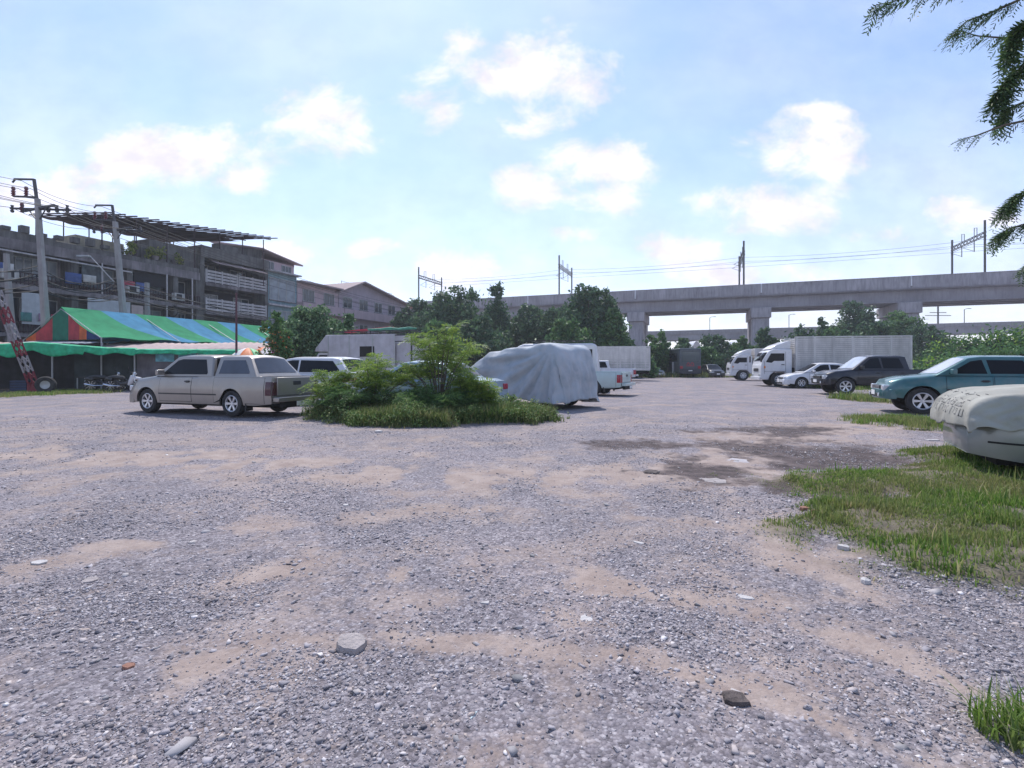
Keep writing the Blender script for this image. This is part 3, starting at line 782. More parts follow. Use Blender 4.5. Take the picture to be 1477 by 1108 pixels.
def lorry(name, label, pos, heading, boxfn, cabh=2.55, W=2.2, wb=3.8, r=.44, top_fairing=True, rear_len=1.6, group=None):
    """cab-over truck; local x forward, origin under the front axle"""
    root = empty(name, (pos[0], pos[1], 0), R(heading), label, 'truck', group)
    h0 = .62
    prof = [(-.75, h0), (-.75, cabh), (-.45, cabh + .04), (.35, cabh + .02), (.62, cabh - .12), (.98, 1.62), (1.06, 1.3), (1.08, .62), (1.06, .42), (.62, .42), (.52, .72), (.3, .92), (-.3, .92), (-.5, .72), (-.55, .62)]
    q = MB(); q.prism([(x, z) for x, z in prof], -W / 2, W / 2, 'XZ'); cab = q.build('cab', p_white, root, bevel=.06, seg=3)
    q = MB(); q.add([(.66 + .02, -W / 2 + .12, cabh - .18), (.66 + .02, W / 2 - .12, cabh - .18), (.985 + .015, W / 2 - .1, 1.66), (.985 + .015, -W / 2 + .1, 1.66)], [(0, 1, 2, 3)])
    q.build('windshield', m_glass, cab, solid=.012)
    for sg in (-1, 1):
        q = MB(); y = sg * (W / 2 + .004)
        q.prism([(.78, 1.55), (.48, cabh - .25), (-.3, cabh - .25), (-.3, 1.62), (.3, 1.62), (.45, 1.5)], y - .006, y + .006, 'XZ'); q.build('side_window', m_glass, cab)
        q = MB(); y = sg * (W / 2 + .003)
        for (xa, xb, za, zb_) in ((-.38, -.365, .95, cabh - .15), (.86, .875, .8, 1.6), (-.38, .86, .95, .965)): q.bx(xa, xb, y - .004, y + .004, za, zb_)
        q.build('door_seam', m_dark, cab)
        q = MB(); q.bx(-.3, -.12, sg * (W / 2 + .0), sg * (W / 2 + .03), 1.36, 1.41); q.build('door_handle', m_blackpl, cab, bevel=.008)
        q = MB(); q.bx(1.0, 1.1, sg * (W / 2 - .5), sg * (W / 2 - .12), .55, .78); q.build('headlight', m_lamp, root, bevel=.03)
        q = MB(); q.bx(.8, .9, sg * (W / 2 + .0), sg * (W / 2 + .02), 1.15, 1.3); q.build('turn_signal', m_orange, root, bevel=.01)
        q = MB(); q.bar((.8, sg * (W / 2 - .02), cabh - .3), (1.1, sg * (W / 2 + .22), cabh - .35), .03); q.box((1.12, sg * (W / 2 + .24), cabh - .6), (.06, .2, .42)); q.build('wing_mirror', m_blackpl, root, bevel=.02)
        put_wheel(root, 0, sg * (W / 2 - .15), r, .26, r * .56, 8, p_white)
        put_wheel(root, -wb, sg * (W / 2 - .22), r, .4, r * .56, 8, p_white)
        if sg == -1:
            q = MB(); q.bx(.2, .5, sg * (W / 2 + .012), sg * (W / 2 + .002), 1.05, 1.2); q.build('door_emblem', m_red, cab)
    q = MB(); q.bx(1.075, 1.1, -.55, .55, .95, 1.15); q.build('grille', m_blackpl, cab, bevel=.01)
    q = MB(); q.bx(1.06, 1.16, -W / 2 + .02, W / 2 - .02, .4, .62); q.build('bumper', p_white, root, bevel=.04, seg=3)
    if top_fairing:
        q = MB(); q.prism([(-.7, cabh + .03), (-.72, cabh + .5), (-.5, cabh + .52), (.1, cabh + .3), (.5, cabh + .02)], -W / 2 + .15, W / 2 - .15, 'XZ'); q.build('wind_deflector', p_white, root, bevel=.06, seg=3)
    q = MB()
    for sg in (-1, 1): q.bx(-wb - rear_len, -.6, sg * .38, sg * .48, .62, .85)
    q.bx(-1.1, -.82, -W / 2 + .1, W / 2 - .1, .75, 1.2); q.bx(-wb * .55, -wb * .55 + .7, -W / 2 + .05, -W / 2 + .5, .45, .85)
    q.tube([(-.86, -.6, 1.2), (-.86, -.6, cabh + .2)], .06)
    q.build('chassis', m_dark, root, bevel=.01)
    boxfn(root, W, wb, rear_len, cabh)
    return root
m_slat = mat('white_slat', (.64, .62, .60), .6, streak=.35, var=.08)
m_board_shade = mat('shaded_board', (.44, .43, .43), .8, streak=.3)  # grey tone stands for the shade behind the slats
def cage_body(h1, x0=-.95, slats=16, pillar=1.1, solid=True):
    def fn(root, W, wb, rl, cabh):
        xe = -wb - rl; z0 = 1.0
        q = MB(); q.bx(xe, x0, -W / 2 - .02, W / 2 + .02, z0 - .1, z0)
        q.build('cargo_floor', m_slat, root, bevel=.01)
        for sg in (-1, 1):
            q = MB(); y = sg * (W / 2)
            n = max(2, round((x0 - xe) / pillar))
            for k in range(n + 1):
                x = xe + .05 + (x0 - xe - .1) * k / n; q.bx(x - .05, x + .05, y - .03, y + .035, z0, h1)
            q.bx(xe, x0, y - .035, y + .04, h1 - .08, h1 + .002)
            for k in range(slats):
                z = z0 + .02 + (h1 - z0 - .12) * k / slats; hh = (h1 - z0 - .1) / slats
                q.bx(xe + .02, x0 - .02, y - .012, y + .02, z, z + hh * .76)
            if solid:                               # some bays are boarded over from inside
                for k in range(n):
                    if k % 5 != 2:
                        xa = xe + .05 + (x0 - xe - .1) * k / n
                        if random.random() < .75: q.bx(xa, xa + (x0 - xe) / n, y - sg * .07 - .004, y - sg * .07 + .004, z0, h1 - .1, 1)
            q.build('slatted_side', [m_slat, m_board_shade], root)
        for x in (xe, x0):
            q = MB()
            for k in range(slats):
                z = z0 + .02 + (h1 - z0 - .12) * k / slats; hh = (h1 - z0 - .1) / slats
                q.bx(x - .012, x + .012, -W / 2 + .04, W / 2 - .04, z, z + hh * .6)
            for y in (-W / 2 + .08, 0, W / 2 - .08): q.bx(x - .03, x + .03, y - .04, y + .04, z0, h1)
            q.build('slatted_end', m_slat, root)
        q = MB(); q.bx(xe + .04, xe + .08, -W / 2 + .1, W / 2 - .1, .55, .75); q.build('rear_bar', m_blackpl, root)
    return fn
def solid_box(h1, x0=-.95, m=None):
    def fn(root, W, wb, rl, cabh):
        xe = -wb - rl
        q = MB(); q.bx(xe, x0, -W / 2, W / 2, .95, h1); q.build('cargo_box', m or p_white, root, bevel=.04)
        q = MB()
        for k in range(7):
            x = xe + .3 + k * (x0 - xe - .6) / 6
            for sg in (-1, 1): q.bx(x - .02, x + .02, sg * (W / 2 + .001), sg * (W / 2 + .02), 1.0, h1 - .05)
        q.build_each('box_rib', m_slat, root)
    return fn
# ------------------------------------------------------------------ the parked vehicles
c = pickup('pickup_truck', 'silver extended cab pickup with canopy and smoked tail lights beside the striped market tent', (-8.15, 14.0), 160.5, p_silver, roof=1.57, wb=3.08, ro=1.3, sill=.30, r=.335,
           canopy=True, bumperm=p_silver, lens=m_dkred, belt=1.03)
r0 = sedan('parked_car', 'white hatchback half hidden behind the tail of the silver pickup', (-7.2, 17.9), 160, p_white, roof=1.58, W=1.72, wb=2.65, ro=1.1, belt=1.02, hatch=True, sill=.3, r=.33)
r1 = sedan('parked_car', 'pale blue sedan overgrown by the feathery shrubs', (-2.5, 14.75), 154, p_blue, roof=1.42, W=1.72, wb=2.65, fo=.9, ro=1.05)
r2 = pickup('pickup_truck', 'pale mint pickup reversed in beside the grey covered car', (2.75, 23.2), 152, p_mint, bumperm=p_mint, W=1.75, wb=3.05, roof=1.6, belt=1.05)
r3 = pickup('pickup_truck', 'white pickup in front of the slatted cargo truck', (7.1, 39.6), 168, p_white, W=1.8, roof=1.72, wb=3.1, belt=1.12, sill=.42, r=.37, bumperm=p_white)
r4 = pickup('pickup_truck', 'teal pickup parked on the grass at the right behind the sheet covered sedan', (12.85, 13.35), 155, p_teal, roof=1.54, W=1.7, wb=3.0, fo=.86, r=.36, sill=.42, belt=1.05, fmat=m_shade, spokes=6, cabtype='double')
r5 = pickup('pickup_truck', 'charcoal double cab pickup nosed out beside the white sedan', (16.77, 22.75), 168, p_navy, roof=1.74, W=1.82, wb=3.1, r=.39, sill=.48, belt=1.14, cabtype='double', fmat=m_shade)
r6 = sedan('parked_car', 'white sedan squeezed between the charcoal pickup and the slatted truck', (18.4, 29.7), 168, p_white, roof=1.45, W=1.72, fo=.92)
r7 = sedan('parked_car', 'black sedan facing the lot beside the back of the bus', (23.2, 58.2), -92, p_black, roof=1.46, W=1.75)
r8 = sedan('parked_car', 'grey green hatchback at the bushes behind the slatted truck', (16.1, 58.5), -75, p_grey, roof=1.5, W=1.7, hatch=True)

t1 = lorry('cargo_truck', 'large white truck with a long slatted cargo body', (17.15, 32.7), 168, cage_body(3.15, slats=17), cabh=2.35, W=2.25, wb=4.8, rear_len=2.55, r=.45)
t2 = lorry('cargo_truck', 'smaller white truck parked behind the long slatted one', (20.9, 45.6), 166, solid_box(2.85, m=mat('old_white_box', (.55, .53, .53), .6, streak=.3)), cabh=2.3, W=2.2, wb=4.6, rear_len=2.0, r=.46)
t3 = lorry('cargo_truck', 'cargo truck with slatted body behind the white pickup', (6.0, 45.6), 180, cage_body(3.05, slats=13, solid=False, pillar=1.4), cabh=2.2, W=2.1, wb=3.9, rear_len=2.25, r=.42)
t3.location.x = 6.15
t3.rotation_euler.z = R(175)

# white box van with things on its roof
def box_van():
    root = empty('box_truck', (-7.3, 25.2, 0), R(163), 'white box truck with red ladder and green bundle on its roof', 'truck')
    m_box = mat('dull_white_box', (.50, .48, .50), .5, streak=.25, dust=DUST, dustamt=.3)
    W = 1.9
    q = MB(); q.prism([(-2.1, .85), (-2.1, 2.82), (1.75, 2.84), (2.35, 2.2), (2.42, 2.02), (1.6, 2.0), (1.6, .85)], -W / 2, W / 2, 'XZ'); box = q.build('cargo_box', m_box, root, bevel=.03)
    q = MB(); 
    for x in (-2.1, -.9, .4, 1.6):
        for sg in (-1, 1): q.bx(x - .02, x + .02, sg * (W / 2 + .001), sg * (W / 2 + .018), .9, 2.8)
    q.build_each('box_rib', p_grey, box)
    q = MB(); q.prism([(1.62, .5), (1.62, 1.97), (2.3, 1.98), (2.75, 1.3), (3.2, 1.15), (3.35, .9), (3.35, .45)], -.82, .82, 'XZ'); cab = q.build('cab', p_white, root, bevel=.06, seg=3)
    for sg in (-1, 1):
        q = MB(); y = sg * .826; q.prism([(1.75, 1.3), (1.75, 1.85), (2.22, 1.85), (2.55, 1.3)], y - .006, y + .006); q.build('side_window', m_glass, cab)
        q = MB(); y = sg * (W / 2 + .008); q.bx(-1.0, -.2, y - .006, y + .006, 1.75, 2.25); q.build('box_window', m_glass, box)
        put_wheel(root, 2.5, sg * .72, .33, .2, .2, 6, m_rim); put_wheel(root, -1.0, sg * .72, .33, .3, .2, 6, m_rim)
    q = MB(); q.add([(2.33, -.7, 1.9), (2.33, .7, 1.9), (2.76, .74, 1.32), (2.76, -.74, 1.32)], [(0, 1, 2, 3)]); q.build('windshield', m_glass, cab, solid=.02)
    q = MB()
    for sg in (-1, 1):
        q.bx(-3.0, -2.94, sg * (W / 2 - .08), sg * (W / 2 - .02), .7, 2.8); q.bx(-3.0, -2.1, sg * (W / 2 - .07), sg * (W / 2 - .03), 2.74, 2.8); q.bx(-3.0, -2.1, sg * (W / 2 - .07), sg * (W / 2 - .03), 2.45, 2.49)
    q.bx(-3.0, -2.94, -W / 2 + .05, W / 2 - .05, 2.74, 2.8); q.bx(-3.0, 1.6, -.5, .5, .55, .8); q.bx(-3.0, -2.94, -W / 2 + .05, W / 2 - .05, 2.3, 2.38)
    q.build('rear_frame', m_blackpl, root, bevel=.005)
    q = MB(); q.bx(-2.93, -2.12, -W / 2 + .1, W / 2 - .1, .9, 2.4); q.build('rear_door', m_box, root, bevel=.02)
    q = MB()
    for sg in (-1, 1): q.bar((-2.9, sg * .8, 3.0), (1.5, sg * .8, 3.0), .04)
    for k in range(5):
        x = -2.8 + k * 1.05; q.bar((x, -.82, 3.0), (x, .82, 3.0), .04); q.bar((x, -.8, 2.8), (x, -.8, 3.0), .03); q.bar((x, .8, 2.8), (x, .8, 3.0), .03)
    q.build('roof_rack', m_blackpl, root)
    return root
bv = box_van()
def onto(root, x, y, z): return root.matrix_basis @ Vector((x, y, z))
def basis(o): o.matrix_basis; return Matrix.Translation(o.location) @ Matrix.Rotation(o.rotation_euler.z, 4, 'Z')
M = basis(bv)
q = MB()
for s_ in (0, .32): q.bar(M @ Vector((1.6, -.7 + s_, 3.07)), M @ Vector((-1.2, -.55 + s_, 3.24)), .06, .10)
for k in range(9):
    a = k / 8; q.bar(M @ Vector((1.5 - 2.6 * a, -.69 + .15 * a, 3.08 + .17 * a)), M @ Vector((1.5 - 2.6 * a, -.38 + .15 * a, 3.08 + .17 * a)), .035)
tag(q.build('ladder', mat('red_enamel', (.5, .03, .06), .45)), 'red ladder lying on the roof of the box truck', 'ladder')
q = MB(); q.tube([M @ Vector((-2.8 + .34 * k, .1 + .08 * math.sin(k * 2), 3.12 + .025 * math.sin(k * 1.7))) for k in range(9)], [.04, .07, .09, .08, .1, .08, .09, .07, .04], 10)
tag(q.build('rolled_tarp', mat('green_tarp_dull', (.07, .26, .17), .7, var=.3, scale=8)), 'green rolled tarp on the roof rack of the box truck', 'tarp')

# tall white van behind the covered car
def tall_van():
    root = empty('passenger_van', (2.1, 26.6, 0), R(168), 'tall white van with roof rack behind the grey covered car', 'van')
    W = 1.85
    prof = [(-2.5, .5), (-2.52, 1.2), (-2.4, 2.38), (-2.2, 2.45), (1.3, 2.45), (1.65, 2.33), (2.35, 1.35), (2.6, 1.15), (2.68, .8), (2.66, .42), (-2.45, .38)]
    q = MB(); q.prism(prof, -W / 2, W / 2); bd = q.build('body', p_white, root, bevel=.09, seg=3)
    for sg in (-1, 1):
        y = sg * (W / 2 + .004)
        for (a, b_) in ((-2.2, -1.25), (-1.15, .1), (.2, 1.15)):
            q = MB(); q.bx(a, b_, y - .006, y + .006, 1.35, 2.15); q.build('side_window', m_glass, bd)
        q = MB(); q.prism([(1.25, 1.35), (1.25, 2.15), (1.55, 2.15), (2.08, 1.4), (2.05, 1.35)], y - .006, y + .006); q.build('side_window', m_glass, bd)
        put_wheel(root, 1.75, sg * .8, .35, .2, .21, 6, m_rim); put_wheel(root, -1.5, sg * .8, .35, .2, .21, 6, m_rim)
        q = MB(); q.bx(2.5, 2.7, sg * .5, sg * .85, .75, .98); q.build('headlight', m_lamp, root, bevel=.03)
    q = MB(); q.add([(1.7, -.8, 2.28), (1.7, .8, 2.28), (2.36, .84, 1.38), (2.36, -.84, 1.38)], [(0, 1, 2, 3)]); q.build('windshield', m_glass, bd, solid=.03)
    q = MB()
    for sg in (-1, 1):
        q.bar((-2.3, sg * .75, 2.62), (.9, sg * .75, 2.62), .035)
        for k in range(5): q.bar((-2.25 + k * .75, sg * .75, 2.42), (-2.25 + k * .75, sg * .75, 2.62), .03)
    for k in range(7): q.bar((-2.25 + k * .52, -.78, 2.6), (-2.25 + k * .52, .78, 2.6), .03)
    q.build('roof_rack', m_blackpl, root)
tall_van()

# dark bus seen from behind
def bus():
    root = empty('bus', (20.0, 56.0, 0), R(90), 'dark grey blue bus seen from behind at the end of the lot', 'bus')
    m_bus = mat('bus_paint', (.03, .05, .066), .35, .1, coat=.3, dust=DUST, dustamt=.15)
    W = 2.5
    q = MB(); q.bx(0, 9.5, -W / 2, W / 2, .5, 3.3); bd = q.build('body', m_bus, root, bevel=.14, seg=4)
    q = MB(); q.bx(-.03, .02, -.95, .95, 1.75, 2.9); q.build('rear_window', mat('bus_glass', (.03, .06, .075), .12, spec=.7), bd, bevel=.02)
    q = MB(); q.bx(-.05, .01, -W / 2 + .1, W / 2 - .1, .42, .95); q.build('bumper', mat('bus_lower', (.03, .035, .045), .5), root, bevel=.04)
    for sg in (-1, 1):
        q = MB(); q.bx(-.05, .02, sg * .85, sg * 1.15, 1.0, 1.3); q.build('tail_light', m_red, root, bevel=.01)
        for x in (2.0, 7.2): put_wheel(root, x, sg * (W / 2 - .2), .5, .3, .28, 8, m_rim)
        q = MB(); q.bx(.6, 9.0, sg * (W / 2 + .004), sg * (W / 2 + .012), 1.8, 2.8); q.build('side_window', m_glass, bd)
    q = MB()                                    # small red emblem above the bumper
    for (y, a) in ((-.32, .16), (-.1, -.14), (.14, .16), (.33, -.12)): q.bar((-.036, y - .08, 1.55 - a), (-.036, y + .08, 1.55 + a), .01, .07)
    q.bx(-.04, -.032, -.45, .45, 1.28, 1.34)
    q.build('emblem', mat('emblem_red', (.42, .02, .04), .5), bd)
    q = MB(); q.bx(-.06, -.045, -.22, .22, .72, .84); q.build('license_plate', m_plate, root)
bus()
# white van cab beside the bus
def minitruck():
    root = empty('parked_van', (19.85, 58.2, 0), R(-90), 'small white van peeking out just left of the dark bus', 'van')
    q = MB(); q.prism([(.6, .4), (.55, .95), (.15, 1.85), (-3.0, 1.9), (-3.05, .4)], -.75, .75); b_ = q.build('body', p_white, root, bevel=.07, seg=3)
    q = MB(); q.add([(.55, -.62, 1.05), (.55, .62, 1.05), (.23, .6, 1.76), (.23, -.6, 1.76)], [(0, 1, 2, 3)]); q.build('windshield', m_glass, b_, solid=.03)
    for sg in (-1, 1):
        put_wheel(root, .0, sg * .66, .28, .16, .17, 6, m_rim); put_wheel(root, -2.3, sg * .66, .28, .16, .17, 6, m_rim)
        q = MB(); q.bx(.55, .66, sg * .4, sg * .66, .68, .86); q.build('headlight', m_lamp, root, bevel=.02)
        q = MB(); q.bx(-1.2, -.1, sg * .752, sg * .76, 1.15, 1.75); q.build('side_window', m_glass, b_)
    q = MB(); q.bar((.2, -.8, 1.1), (.55, -1.35, 1.1), .04, 1.3); q.build('door', p_white, root, bevel=.01)
minitruck()

# ------------------------------------------------------------------ covered vehicles
def drape(name, m, prof, hwt, hwb, hem, fold, nu=110, nv=90, parent=None, solid=.006, hemf=None, edge=.34):
    """cloth draped over a long body: prof = [(x, z)] over the crown line from rear hem to front hem"""
    ds = [0]
    for a, b_ in zip(prof, prof[1:]): ds.append(ds[-1] + math.hypot(b_[0] - a[0], b_[1] - a[1]))
    tot = ds[-1]
    def P(u):
        s_ = u * tot
        return np.interp(s_, ds, [p[0] for p in prof]), np.interp(s_, ds, [p[1] for p in prof])
    def fn(a, b_):
        # soften the profile corners
        xs, zs = zip(*[P(min(1, max(0, a + d))) for d in (-.012, 0, .012)]); x = sum(xs) / 3; z = sum(zs) / 3
        v = b_ * 2 - 1; av = abs(v); sg = 1 if v >= 0 else -1
        h0 = hem(x, sg) if callable(hem) else hem
        if av < edge: y = hwt * (av / edge) * .96; zz = z + .03 * (1 - (av / edge) ** 2); side = 0
        else:
            t = (av - edge) / (1 - edge)
            k = 1 - (1 - min(1, t * 5)) ** 2
            y = hwt * .96 + hwt * .04 * k + (hwb - hwt) * t; zz = z - (z - h0) * max(0, t * 1.03 - .03 * k) ; side = t
        if zz < h0 and side == 0: zz = max(zz, h0 - .02)
        endk = 1 - .07 * (y / hwb) ** 6 * (1 if abs(x) > .5 else 0)
        p = Vector((x * endk, sg * y, zz))
        return fold(p, sg, side, a)
    q = MB(); q.grid(fn, nu, nv)
    o = q.build(name, m, parent, smooth=180, solid=solid)
    return o
m_cover = mat('grey_cover_cloth', (.36, .405, .45), .55, var=.25, scale=1.6, bump=1.0, bscale=6, dust=(.50, .49, .50), dustamt=.7)
def fold1(p, sg, side, a):
    ax, az = -1.9, 1.85                       # folds fan out from the rear top corner
    th = math.atan2(az - p.z, p.x - ax); rr = math.hypot(p.x - ax, p.z - az)
    f = math.sin(th * 15 + math.sin(rr * 1.3) * 1.1) * .5 + math.sin(th * 31 + rr * 2.2) * .28 + math.sin(p.x * 5.1 + p.z * 3.3) * .15
    amp = .13 * min(1, rr / 1.2) * min(1, side * 5)
    y = p.y + sg * f * amp
    z = p.z + (1 - min(1, side * 4)) * (.03 * math.sin(p.x * 4.2 + p.y * 2.4) + .018 * math.sin(p.x * 9 - p.y * 7))
    x = p.x
    if a < .16: x = p.x + .035 * math.sin(p.y * 13 + p.z * 3) * min(1, (1.9 - p.z)) + .02 * math.sin(p.y * 29 - p.z * 5)
    z += -.05 * math.exp(-((p.x - .2) ** 2) / .3) * (1 - min(1, side * 3)) 
    return Vector((x, y, z))
cv_pos = (.42, 16.9); cv_h = 136
cov_root = empty('covered_car', (cv_pos[0], cv_pos[1], 0), R(cv_h), 'tall car wrapped in a grey blue cloth cover beside the shrubs', 'car')
q = MB(); q.bx(-2.05, 2.2, -.72, .72, .26, .62); q.build('underbody', m_dark, cov_root, bevel=.05)
for x in (-1.35, 1.35):
    for sg in (-1, 1): put_wheel(cov_root, x, sg * .74, .34, .2, .2, 6, m_rim)
drape('cloth_cover', m_cover, [(-2.42, .2), (-2.36, 1.0), (-2.15, 1.82), (-1.85, 1.97), (-.3, 1.90), (.85, 1.80), (1.55, 1.36), (2.35, 1.14), (2.72, .82), (2.78, .28)], .86, 1.06,
      lambda x, sg: .22 + .10 * math.sin(x * 1.3 + 1) + (.06 if sg > 0 else 0), fold1, parent=cov_root)

# right: silver sedan under an old printed sheet, and a second car's corner
m_sheet = mat('old_white_sheet', (.40, .395, .355), .7, var=.2, scale=2.5, bump=1.0, bscale=4, dust=(.20, .185, .155), dustamt=.6, spec=.3)
RX, RY, RH = 7.62, 5.3, 150
sx_ = Car('covered_car', 'silver sedan under a stained white sheet with printed letters at the right edge', 'car', (RX, RY), RH, 2.6, .93, .95, 1.74, .31, paint('silver_grey_paint', (.30, .325, .315), .24, .5),
          shoulder=[(-.95, .86), (-.4, .9), (.6, .92), (2.1, .9), (2.9, .85), (3.5, .74)], top=[(-.95, .88), (-.6, .97), (.4, 1.0), (2.2, .98), (2.9, .95), (3.38, .88), (3.5, .78)], sill=.22, front_curve=.34)
sx_.door(1.1, 2.18, .3, .84, hm=p_grey); sx_.door(.2, 1.05, .3, .84, hm=p_grey)
q = MB(); q.grid(lambda a, b_: (sx_.xs(2.93 + .012 * a, .3 + .42 * b_) - sx_.off, (sx_.yside(2.93 + .012 * a, .3 + .42 * b_) + .004), .3 + .42 * b_), 1, 8); q.grid(lambda a, b_: (sx_.xs(2.93 + .012 * a, .3 + .42 * b_) - sx_.off, -(sx_.yside(2.93 + .012 * a, .3 + .42 * b_) + .004), .3 + .42 * b_), 1, 8)
q.build('fender_seam', m_dark, sx_.root)
def fold2(p, sg, side, a):
    f = math.sin(p.x * 9 + p.z * 6) * .4 + math.sin(p.x * 17 - p.z * 11 + 1) * .3 + math.sin((p.x + p.z) * 4) * .3
    y = p.y + sg * (f * .022 * min(1, side * 6) + .011 * math.sin((p.z * 1.4 + p.x) * 30 + 3 * math.sin(p.x * 4)) * math.exp(-((p.x - 1.6) ** 2) / .35) * min(1, side * 4) + .006 * math.sin((p.x * .5 - p.z) * 46 + 2 * math.sin(p.x * 7)) * min(1, side * 4))
    z = p.z + (1 - min(1, side * 4)) * (.010 * math.sin(p.x * 5 + p.y * 3) + .006 * math.sin(p.y * 11 - p.x * 5))
    x = p.x
    if a > .86: x = p.x + .022 * math.sin(p.y * 12 + p.z * 5) + .012 * math.sin(p.y * 25)
    # gathered pleats at the front corner
    d = math.hypot(abs(p.y) - .82, (p.x - 1.9) * .8)
    x += .05 * math.exp(-d * d / .02) * math.sin(p.z * 20)
    return Vector((x, y, z))
def hem2(x, sg):
    z = .61 + .025 * math.sin(x * 5 + sg) + .012 * math.sin(x * 23)
    z += .10 * math.exp(-((x - 1.72) ** 2) / .03)                                         # pulled up just behind the corner
    return z
shroof = [(-1.9, .72), (-1.85, 1.0), (-1.35, 1.06), (-.75, 1.42), (.1, 1.46), (.55, 1.36), (1.2, 1.06), (1.95, .99), (2.20, .93), (2.325, .80), (2.36, .62), (2.35, .50)]
q = MB()
for sg in (1,):
    q.grid(lambda a, b_: (sx_.xs(3.38 - 1.0 * a, .42 + .022 * b_) - sx_.off, sg * (sx_.yside(3.38 - 1.0 * a, .42 + .022 * b_) + .006), .42 + .022 * b_), 20, 1)
q.build('bumper_groove', m_dark, sx_.root)
q = MB(); q.grid(lambda a, b_: (sx_.xs(2.90, .5) - sx_.off + .05 * a - .02 * b_, sx_.yside(2.90, .5) + .03 + .01 * math.sin(a * 7), .60 - .16 * b_), 4, 4); q.build('tied_rag', m_plate, sx_.root, solid=.01)
sheet = drape('sheet_cover', m_sheet, shroof, .82, .89, hem2, fold2, parent=sx_.root)
# printed letter strokes on the sheet's front face
def strokes_on(surf, parent, root, lines, o0, ux, uz, nrm, w, m, name):
    dg = bpy.context.evaluated_depsgraph_get()
    me = surf.data; bvh = BVHTree.FromPolygons([v.co.copy() for v in me.vertices], [tuple(p.vertices) for p in me.polygons])
    q = MB()
    for ln in lines:
        pts = []
        for (a, b_), (c_, d_) in zip(ln, ln[1:]):
            for k in range(7):
                t = k / 6; p = Vector(o0) + Vector(ux) * (a + (c_ - a) * t) + Vector(uz) * (b_ + (d_ - b_) * t)
                hit = bvh.ray_cast(p + Vector(nrm) * 1.0, -Vector(nrm))
                if hit[0] is not None: pts.append((hit[0] + Vector(nrm) * .003, ))
        for (a_,), (b2,) in zip(pts, pts[1:]):
            d = b2 - a_
            if d.length < .002 or d.length > .12: continue
            s_ = d.cross(Vector(nrm)).normalized() * w / 2; e = d.normalized() * w * .25
            q.add([a_ - s_ - e, a_ + s_ - e, b2 + s_ + e, b2 - s_ + e], [(0, 1, 2, 3)])
    return q.build(name, m, parent, smooth=0)
m_ink = mat('faded_print', (.16, .16, .16), .7, var=.5, scale=12)
glyphs = [[(0, 0), (0, 1), (.5, 1), (.5, .3)], [(0, .1), (.4, .1), (.4, .9), (0, .9), (0, .55)], [(0, 1), (0, .1), (.45, .1), (.45, 1)], [(0, 0), (0, .8), (.25, 1), (.5, .8), (.5, 0)], [(.4, 1), (0, .8), (0, .2), (.45, .1), (.45, .5)]]
lines = []
gi = 0
for row, (y0, hh, ww) in enumerate(((-.02, .09, .12), (-.10, .05, .075), (-.20, .08, .11))):
    x = -.66
    while x < .60:
        gph = glyphs[gi % 5]; gi += 1
        lines.append([(x + a * ww, y0 + b_ * hh) for a, b_ in gph]); x += ww * .95
        if gi % 3 == 0: lines.append([(x - ww * .8, y0 + hh * 1.25), (x - ww * .45, y0 + hh * 1.25)])
strokes_on(sheet, sheet, sx_.root, lines, (1.6, 0, .745), (0, 1, 0), (0, 0, 1.1), Vector((1, 0, .25)).normalized(), .022, m_ink, 'printed_lettering')
# faded red brown band printed low on the side
q = MB()
me = sheet.data; bvh = BVHTree.FromPolygons([v.co.copy() for v in me.vertices], [tuple(p.vertices) for p in me.polygons])
for sg in (1, -1):
    prev = None
    for k in range(60):
        x = 1.72 - k * .05; zc = .68 + .006 * math.sin(x * 3) + .05 * min(1, k / 30); pr = []
        for dz in (-.045, .045 ):
            h = bvh.ray_cast(Vector((x, sg * 3, zc + dz * min(1, k / 6))), Vector((0, -sg, 0)))
            pr.append(h[0] + Vector((0, sg * .008, 0)) if h[0] is not None else None)
        if prev and all(p is not None for p in pr + prev): q.add([prev[0], prev[1], pr[1], pr[0]], [(0, 1, 2, 3)])
        prev = pr
q.build('printed_band', mat('faded_rust_print', (.30, .10, .065), .75, var=.25, scale=9), sheet, smooth=0)
sd2 = sedan('parked_car', 'pale green car with only its rounded corner in view at the right edge', (7.25, 3.72), 154, paint('pale_green_paint', (.42, .60, .52)), roof=1.42)

# ------------------------------------------------------------------ market, tents, shed
def wp(x, y, z): return Vector((x, y, z))
m_pole = mat('galvanised_pole', (.40, .41, .42), .5, .4)
m_green = mat('green_shade_net', (.02, .42, .20), .7, var=.25, scale=5, bump=.3, bscale=12)
m_tg = mat('tent_green', (.04, .25, .12), .8, var=.15, scale=2, bump=.3, bscale=6, spec=.05)
m_tb = mat('tent_blue', (.07, .23, .36), .8, var=.15, scale=2, bump=.3, bscale=6, spec=.05)
m_tr = mat('tent_red', (.42, .05, .06), .65, var=.25, scale=3)
m_to = mat('tent_orange', (.62, .14, .04), .65, var=.2, scale=3)
m_td = mat('tent_dark_green', (.01, .17, .10), .65, var=.2, scale=3)
m_tn = mat('tent_navy', (.02, .05, .14), .65, var=.2, scale=3)
m_sheetroof = mat('faded_pink_roofing', (.40, .30, .29), .75, var=.15, scale=2, streak=.3)
m_sheetgrey = mat('grey_roofing', (.36, .37, .40), .75, var=.15, scale=2, streak=.3)
